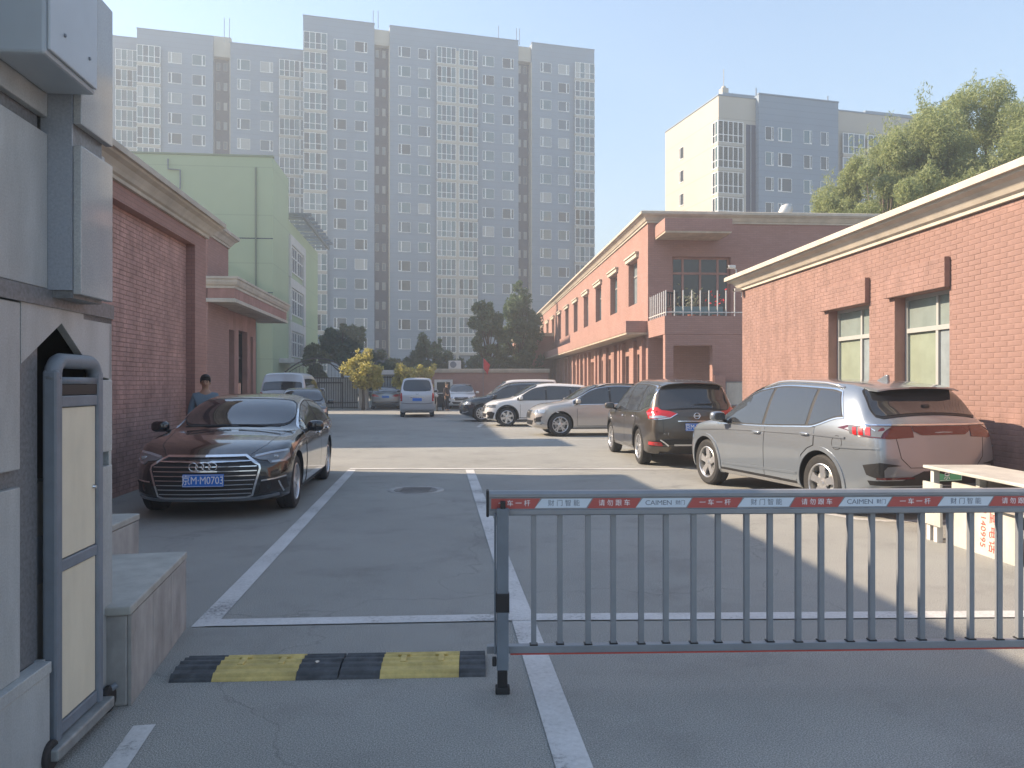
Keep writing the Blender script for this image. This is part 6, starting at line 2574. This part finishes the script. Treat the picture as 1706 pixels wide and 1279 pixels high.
def leaves(centres, radii, count, size, aspect, stretch=1.0, droop=0.0, rng=RNG):
    """count diamond leaves spread through clumps; returns (verts, faces)"""
    k = len(centres)
    wts = radii ** 2
    idx = rng.choice(k, count, p=wts / wts.sum())
    d = rng.normal(size=(count, 3))
    d /= np.linalg.norm(d, axis=1)[:, None]
    r = radii[idx] * rng.random(count) ** 0.45
    p = centres[idx] + d * r[:, None] * np.array([1, 1, stretch])
    a = rng.normal(size=(count, 3))
    a[:, 2] -= droop
    a /= np.linalg.norm(a, axis=1)[:, None]
    c = np.cross(a, rng.normal(size=(count, 3)))
    c /= np.linalg.norm(c, axis=1)[:, None] + 1e-9
    s = size * rng.uniform(0.6, 1.35, count)
    a = a * s[:, None]
    c = c * (s * aspect)[:, None]
    v = np.stack([p - a, p + c - a * 0.15, p + a, p - c - a * 0.15], 1).reshape(-1, 3)
    return v, np.arange(count * 4).reshape(-1, 4)


def quick_mesh(name, v, f, m):
    me = bpy.data.meshes.new(name)
    me.vertices.add(len(v))
    me.vertices.foreach_set('co', v.astype(np.float32).ravel())
    me.loops.add(f.size)
    me.loops.foreach_set('vertex_index', f.ravel().astype(np.int32))
    me.polygons.add(len(f))
    me.polygons.foreach_set('loop_start', np.arange(0, f.size, 4, dtype=np.int32))
    me.polygons.foreach_set('loop_total', np.full(len(f), 4, dtype=np.int32))
    me.materials.append(m)
    me.update(calc_edges=True)
    me.validate()
    return me


def tree(name, label, loc, height, crown, leafm, count, size, group=None, cat='tree', trunk_r=0.16, aspect=0.35, twigs=0, droop=0.0, seed=0, fork=0.3, clump=(0.10, 0.22)):
    """crown: list of ellipsoids (dx, dy, zc, rx, ry, rz, n clumps)"""
    rng = np.random.default_rng(seed)
    t = empty(name, (loc[0], loc[1], 0), 0, label, cat, group)
    C_, R_ = [], []
    for (dx, dy, zc, rx, ry, rz, n) in crown:
        for _ in range(n):
            d = rng.normal(size=3)
            d /= np.linalg.norm(d)
            q = d * rng.uniform(0.35, 1.0) ** 0.6
            C_.append((dx + q[0] * rx, dy + q[1] * ry, zc + q[2] * rz))
            R_.append(rng.uniform(*clump) * (rx + ry + rz) / 3 * 1.6)
    C_, R_ = np.array(C_), np.array(R_)
    b = MB()
    zf = height * fork
    b.tube([(0, 0, 0), (0.03 * height * 0.2, 0.02, zf * 0.5), (0, 0, zf), (0.02, 0, height * 0.8)], [trunk_r * 1.25, trunk_r, trunk_r * 0.85, trunk_r * 0.15], 9)
    for i in rng.choice(len(C_), min(len(C_), 16), replace=False):
        z0 = zf + (C_[i][2] - zf) * rng.uniform(0.0, 0.45)
        z0 = max(z0, zf * 0.7)
        p0 = np.array((0, 0, z0))
        p2 = C_[i]
        p1 = (p0 + p2) / 2 + np.array((0, 0, -0.06 * height * 0.3))
        b.tube([p0, p1, p2], [trunk_r * 0.4, trunk_r * 0.25, trunk_r * 0.07], 6)
    b.build('trunk', M['bark'], t, smooth=True)
    v, f = leaves(C_, R_, count, size, aspect, 1.0, droop, rng)
    if twigs:
        # upright leafy shoots breaking the top and side outline
        tv = []
        idx = rng.choice(len(C_), twigs)
        for i in idx:
            base = C_[i] + rng.normal(size=3) * R_[i] * 0.5
            ln = rng.uniform(0.4, 1.2)
            dr = np.array((rng.normal() * 0.25, rng.normal() * 0.25, 1.0))
            dr /= np.linalg.norm(dr)
            m_ = int(ln * 40)
            tt = rng.random(m_) * ln
            pp = base + dr * tt[:, None] + rng.normal(size=(m_, 3)) * 0.07
            a = dr + rng.normal(size=(m_, 3)) * 0.6
            a /= np.linalg.norm(a, axis=1)[:, None]
            c = np.cross(a, rng.normal(size=(m_, 3)))
            c /= np.linalg.norm(c, axis=1)[:, None] + 1e-9
            s = size * rng.uniform(0.6, 1.1, m_)
            a, c = a * s[:, None], c * (s * aspect)[:, None]
            tv.append(np.stack([pp - a, pp + c, pp + a, pp - c], 1).reshape(-1, 3))
        tv = np.concatenate(tv)
        f = np.arange((len(v) + len(tv))).reshape(-1, 4)
        v = np.concatenate([v, tv])
    link('crown', quick_mesh('crown', v, f, leafm), t)
    return t


GT = 'trees beyond the yard'
tree('willow_tree', 'light green feathery tree rising over the annex cornice, the larger one at the edge', (21.0, 35.0), 16, [(0, 0, 10.2, 5.2, 4.5, 3.9, 110), (-1.5, 0, 7.2, 4.8, 4, 3.2, 80), (0.8, 1, 13.2, 3.4, 3, 2.0, 44)], LM['willow'], 260000, 0.10, GT, aspect=0.2, twigs=700, seed=1, trunk_r=0.3, clump=(0.07, 0.16))
tree('willow_tree', 'light green feathery tree rising behind the roof of the two storey office', (16.4, 34.0), 13, [(0, 0, 8.8, 2.7, 3, 3.0, 64), (1.1, 0, 11.4, 1.8, 1.7, 1.5, 28), (-0.9, 0, 6.8, 2.4, 2, 2.2, 34)], LM['willow'], 150000, 0.10, GT, aspect=0.2, twigs=500, seed=2, trunk_r=0.22, clump=(0.08, 0.18))
tree('poplar_tree', 'tall dense tree at the corner where the far wall meets the brick office', (0.55, 56.5), 9.8, [(0, 0, 5.2, 1.5, 1.5, 3.3, 55), (0.1, 0, 8.2, 0.75, 0.75, 1.6, 18), (0.3, 0, 2.6, 1.7, 1.5, 1.7, 24)], LM['dark'], 20000, 0.13, GT, seed=3, clump=(0.10, 0.2))
tree('broadleaf_tree', 'paler spreading tree with sparse outline left of the tall dense tree', (-1.75, 55.0), 8, [(0, 0, 5.2, 1.35, 1.3, 2.2, 34), (-0.3, 0, 7.0, 0.7, 0.7, 1.0, 8), (0.2, 0, 2.8, 1.1, 1.0, 1.4, 14)], LM['mid'], 9500, 0.14, GT, seed=4, clump=(0.10, 0.2))
tree('broadleaf_tree', 'dark round tree behind the iron gate beside the green building', (-13.9, 63.0), 7.5, [(0, 0, 4.7, 1.9, 1.8, 1.8, 36), (0.8, 0, 5.8, 1.2, 1.0, 0.9, 14)], LM['dark'], 12000, 0.16, GT, seed=5, clump=(0.12, 0.22))
tree('broadleaf_tree', 'olive leaved low tree in front of the green building wall', (-14.2, 55.0), 4.6, [(0, 0, 3.1, 1.1, 1.0, 1.3, 22)], LM['olive'], 4500, 0.13, GT, seed=6, clump=(0.12, 0.24))
for i, (x, y, h, mk, lab) in enumerate(((-11.0, 62, 4.4, 'dark', 'dark low tree behind the barred fence next to the yellow tree'), (-7.6, 64, 5.4, 'dark', 'dark bushy tree rising behind the pale minivan'), (-9.3, 60, 3.8, 'mid', 'short bushy tree behind the white beam of the barred fence'),
                                       (-6.2, 61, 6.3, 'mid', 'slender tree with thin top behind the far red wall'), (-4.0, 62, 4.0, 'dark', 'sparse dark tree behind the air conditioner'), (-2.4, 63, 4.2, 'dark', 'dark low tree behind the small red flag'), (1.6, 61, 5.0, 'dark', 'dark tree behind the tall dense tree'))):
    tree('broadleaf_tree', lab, (x, y), h, [(0, 0, h * 0.62, 1.5, 1.2, h * 0.33, 26), (0.2, 0, h * 0.3, 1.6, 1.2, h * 0.25, 14)], LM[mk], 6500, 0.14, GT, seed=20 + i, clump=(0.10, 0.24))
tree('hedge_tree', 'yellow green sunlit young tree above the stone gate post', (-9.1, 47.0), 3.9, [(0.0, 0, 2.35, 1.15, 0.9, 0.85, 36), (0.05, 0, 3.25, 0.55, 0.5, 0.55, 12), (0.75, 0.2, 2.1, 0.6, 0.6, 0.7, 14)], LM['yellow'], 5200, 0.10, 'yellow green shrubs by the fence', seed=40, trunk_r=0.09, aspect=0.5, clump=(0.16, 0.3))
tree('clipped_shrub', 'yellow green flat topped shrub behind the pale minivan', (-6.05, 47.6), 3.1, [(0, 0, 1.75, 1.2, 0.6, 0.8, 30), (-0.6, 0, 2.35, 0.65, 0.5, 0.5, 14), (0.65, 0, 2.4, 0.7, 0.5, 0.5, 14)], LM['yellow'], 5000, 0.10, 'yellow green shrubs by the fence', 'shrub', seed=41, trunk_r=0.07, aspect=0.5, clump=(0.16, 0.28))

# ------------------------------------------------------------------ people and the cargo trike


def skin_figure(name, parent, joints, edges, m, root=0, level=2):
    bm = bmesh.new()
    ly = bm.verts.layers.skin.verify()
    vs = []
    for (co, r_) in joints:
        v = bm.verts.new(co)
        v[ly].radius = (r_, r_) if not isinstance(r_, tuple) else r_
        vs.append(v)
    vs[root][ly].use_root = True
    for a, b_ in edges:
        bm.edges.new((vs[a], vs[b_]))
    me = bpy.data.meshes.new(name)
    bm.to_mesh(me)
    bm.free()
    me.materials.append(m)
    o = link(name, me)
    md = o.modifiers.new('skin', 'SKIN')
    md.use_smooth_shade = True
    s_ = o.modifiers.new('sub', 'SUBSURF')
    s_.levels = s_.render_levels = level
    me2 = bake(o)
    o.modifiers.clear()
    o.data = me2
    me2.polygons.foreach_set('use_smooth', [True] * len(me2.polygons))
    o.parent = parent
    return o


def person(label, loc, rz, h, topm, lean=0.0):
    """standing figure facing local -y"""
    p = empty('person', (loc[0], loc[1], 0), rz, label, 'person')
    k = h / 1.72
    J, E = [], []

    def j(x, y, z, r_):
        J.append(((x * k, (y + lean * max(0, z - 0.9)) * k, z * k), tuple(q * k for q in r_) if isinstance(r_, tuple) else r_ * k))
        return len(J) - 1
    pel = j(0, 0, 0.93, (0.15, 0.105))
    ws = j(0, 0, 1.12, (0.135, 0.10))
    ch = j(0, 0, 1.32, (0.165, 0.115))
    ne = j(0, 0.01, 1.47, 0.06)
    nk = j(0, 0.0, 1.54, 0.055)
    he = j(0, -0.02, 1.615, (0.082, 0.098))
    ht = j(0, -0.012, 1.68, (0.07, 0.085))
    E += [(pel, ws), (ws, ch), (ch, ne), (ne, nk), (nk, he), (he, ht)]
    sl = []
    for sx in (-1, 1):
        sh = j(sx * 0.175, 0, 1.375, 0.056)
        el = j(sx * 0.24, 0.01, 1.12, 0.044)
        wr = j(sx * 0.25, -0.06, 0.88, 0.03)
        pa = j(sx * 0.25, -0.085, 0.80, (0.022, 0.04))
        E += [(ch, sh), (sh, el), (el, wr), (wr, pa)]
        for q in range(4):
            f1 = j(sx * 0.25, -0.065 - 0.017 * q, 0.745, 0.0095)
            f2 = j(sx * 0.242, -0.066 - 0.017 * q, 0.70 + 0.008 * abs(q - 1.5), 0.008)
            E += [(pa, f1), (f1, f2)]
        t1 = j(sx * 0.235, -0.125, 0.79, 0.010)
        t2 = j(sx * 0.23, -0.135, 0.75, 0.009)
        E += [(pa, t1), (t1, t2)]
        hp = j(sx * 0.09, 0, 0.86, 0.088)
        kn = j(sx * 0.10, -0.01, 0.49, 0.056)
        an = j(sx * 0.105, 0.01, 0.09, 0.04)
        to = j(sx * 0.115, -0.15, 0.04, (0.04, 0.03))
        E += [(pel, hp), (hp, kn), (kn, an), (an, to)]
        sl.append((sh, el, wr, hp, kn, an))
    skin_figure('body', p, J, E, M['skin'])
    # clothes: the same skeleton a little thicker
    gj = lambda i, g_: (J[i][0], tuple(q + g_ for q in J[i][1]) if isinstance(J[i][1], tuple) else J[i][1] + g_)
    SJ = [gj(pel, 0.02), gj(ws, 0.022), gj(ch, 0.02), gj(ne, 0.022)]
    SE = [(0, 1), (1, 2), (2, 3)]
    for s_ in sl:
        n = len(SJ)
        SJ += [gj(s_[0], 0.016), gj(s_[1], 0.016), gj(s_[2], 0.012)]
        SE += [(2, n), (n, n + 1), (n + 1, n + 2)]
    skin_figure('jacket' if topm is M['jacket'] else 'shirt', p, SJ, SE, topm)
    TJ = [gj(pel, 0.014)]
    TE = []
    for s_ in sl:
        n = len(TJ)
        TJ += [gj(s_[3], 0.014), gj(s_[4], 0.018), gj(s_[5], 0.022)]
        TE += [(0, n), (n, n + 1), (n + 1, n + 2)]
    skin_figure('trousers', p, TJ, TE, M['trousers'])
    hz, hy = 1.64 * k, (lean * 0.74 - 0.012) * k
    b = MB()
    b.blob((0, hy + 0.018 * k, hz + 0.040 * k), (0.086 * k, 0.100 * k, 0.088 * k), 1.0, 20, 14)
    b.blob((0, hy + 0.045 * k, hz - 0.015 * k), (0.082 * k, 0.068 * k, 0.075 * k), 1.0, 16, 10)
    b.blob((0.015 * k, hy - 0.055 * k, hz + 0.072 * k), (0.06 * k, 0.04 * k, 0.026 * k), 1.0, 12, 8)
    for sx in (-1, 1):
        b.blob((sx * 0.074 * k, hy - 0.005 * k, hz + 0.02 * k), (0.016 * k, 0.05 * k, 0.05 * k), 1.0, 10, 8)
    b.build('hair', M['hair'], p, smooth=True)
    b = MB()
    for sx in (-1, 1):
        b.blob((sx * 0.032 * k, hy - 0.088 * k, hz - 0.012 * k), (0.013 * k, 0.008 * k, 0.008 * k), 1.0, 10, 6)
        b.box(sx * 0.032 * k - 0.018 * k, sx * 0.032 * k + 0.018 * k, hy - 0.094 * k, hy - 0.08 * k, hz + 0.008 * k, hz + 0.014 * k)
    b.build('eyes', M['hair'], p)
    b = MB()
    b.blob((0, hy - 0.096 * k, hz - 0.04 * k), (0.014 * k, 0.018 * k, 0.024 * k), 1.0, 10, 8)
    for sx in (-1, 1):
        b.blob((sx * 0.08 * k, hy + 0.015 * k, hz - 0.025 * k), (0.012 * k, 0.024 * k, 0.034 * k), 1.0, 10, 8)
    b.build('nose_and_ears', M['skin'], p, smooth=True)
    b = MB()
    b.blob((0, hy - 0.083 * k, hz - 0.078 * k), (0.026 * k, 0.008 * k, 0.007 * k), 1.0, 12, 6)
    b.build('mouth', mat('lips', (0.28, 0.10, 0.08), 0.5), p)
    return p


person('man in a grey blue shirt standing between the black sedan and the hall', (-5.43, 13.62), 0.35, 1.73, M['shirt'])
person('person in dark clothes standing beside the cargo trike at the far end of the yard', (-3.88, 45.6), 1.0, 1.68, M['jacket'])
ck = empty('cargo_trike', (-4.55, 46.0, 0), 0.15, 'dark cargo tricycle standing beside the person in dark clothes', 'tricycle')
b = MB()
b.box(-0.40, 0.40, -0.3, 0.9, 0.42, 0.48)
for (x0, x1, y0, y1) in ((-0.40, -0.37, -0.3, 0.9), (0.37, 0.40, -0.3, 0.9), (-0.37, 0.37, -0.3, -0.27), (-0.37, 0.37, 0.87, 0.9)):
    b.box(x0, x1, y0, y1, 0.48, 0.85)
b.build('cargo_box', M['dark'], ck)
b = MB()
b.tube([(0, -0.25, 0.45), (0, -0.7, 0.42), (0, -1.05, 0.75), (0, -1.0, 1.05)], 0.035, 8)
b.tube([(0, -1.0, 0.95), (0, -1.2, 0.3)], 0.03, 8)
b.build('frame', M['iron'], ck)
b = MB()
b.tube([(-0.34, -0.9, 1.06), (0, -1.0, 1.05), (0.34, -0.9, 1.06)], 0.016, 6)
b.build('handlebar', M['chrome'], ck)
b = MB()
b.box(-0.15, 0.15, -0.55, -0.22, 0.72, 0.82)
b.build('saddle', M['dark'], ck, bevel=0.03)
b = MB()
b.blob((0, -1.1, 0.92), (0.09, 0.06, 0.09), 0.9)
b.build('headlight', M['clearlamp'], ck, smooth=True)
wt = MB()
wt.lathe([(0.17, -0.035), (0.24, -0.045), (0.27, -0.02), (0.27, 0.02), (0.24, 0.045), (0.17, 0.035), (0.17, -0.035)], axis='x', n=24)
wt.lathe([(0.0, -0.02), (0.175, -0.015), (0.175, 0.015), (0.0, 0.02)], axis='x', n=20)
wme = wt.mesh('wheel', M['rubber'])
for (x, y) in ((0, -1.2), (-0.44, 0.45), (0.44, 0.45)):
    link('wheel', wme, ck, (x, y, 0.27))

# ------------------------------------------------------------------ air
b = MB()
b.box(-950, 950, -950, 950, -1.0, 58.0)
hz = mat_h = bpy.data.materials.new('haze air')
hz.use_nodes = True
n_, l_ = hz.node_tree.nodes, hz.node_tree.links
n_.remove(n_['Principled BSDF'])
vol = n_.new('ShaderNodeVolumePrincipled')
vol.inputs['Color'].default_value = (0.48, 0.53, 0.58, 1)
vol.inputs['Density'].default_value = HAZE_DENSITY
vol.inputs['Anisotropy'].default_value = 0.25
l_.new(vol.outputs[0], n_['Material Output'].inputs['Volume'])
hb = b.build('haze', hz)
hb['kind'] = 'stuff'
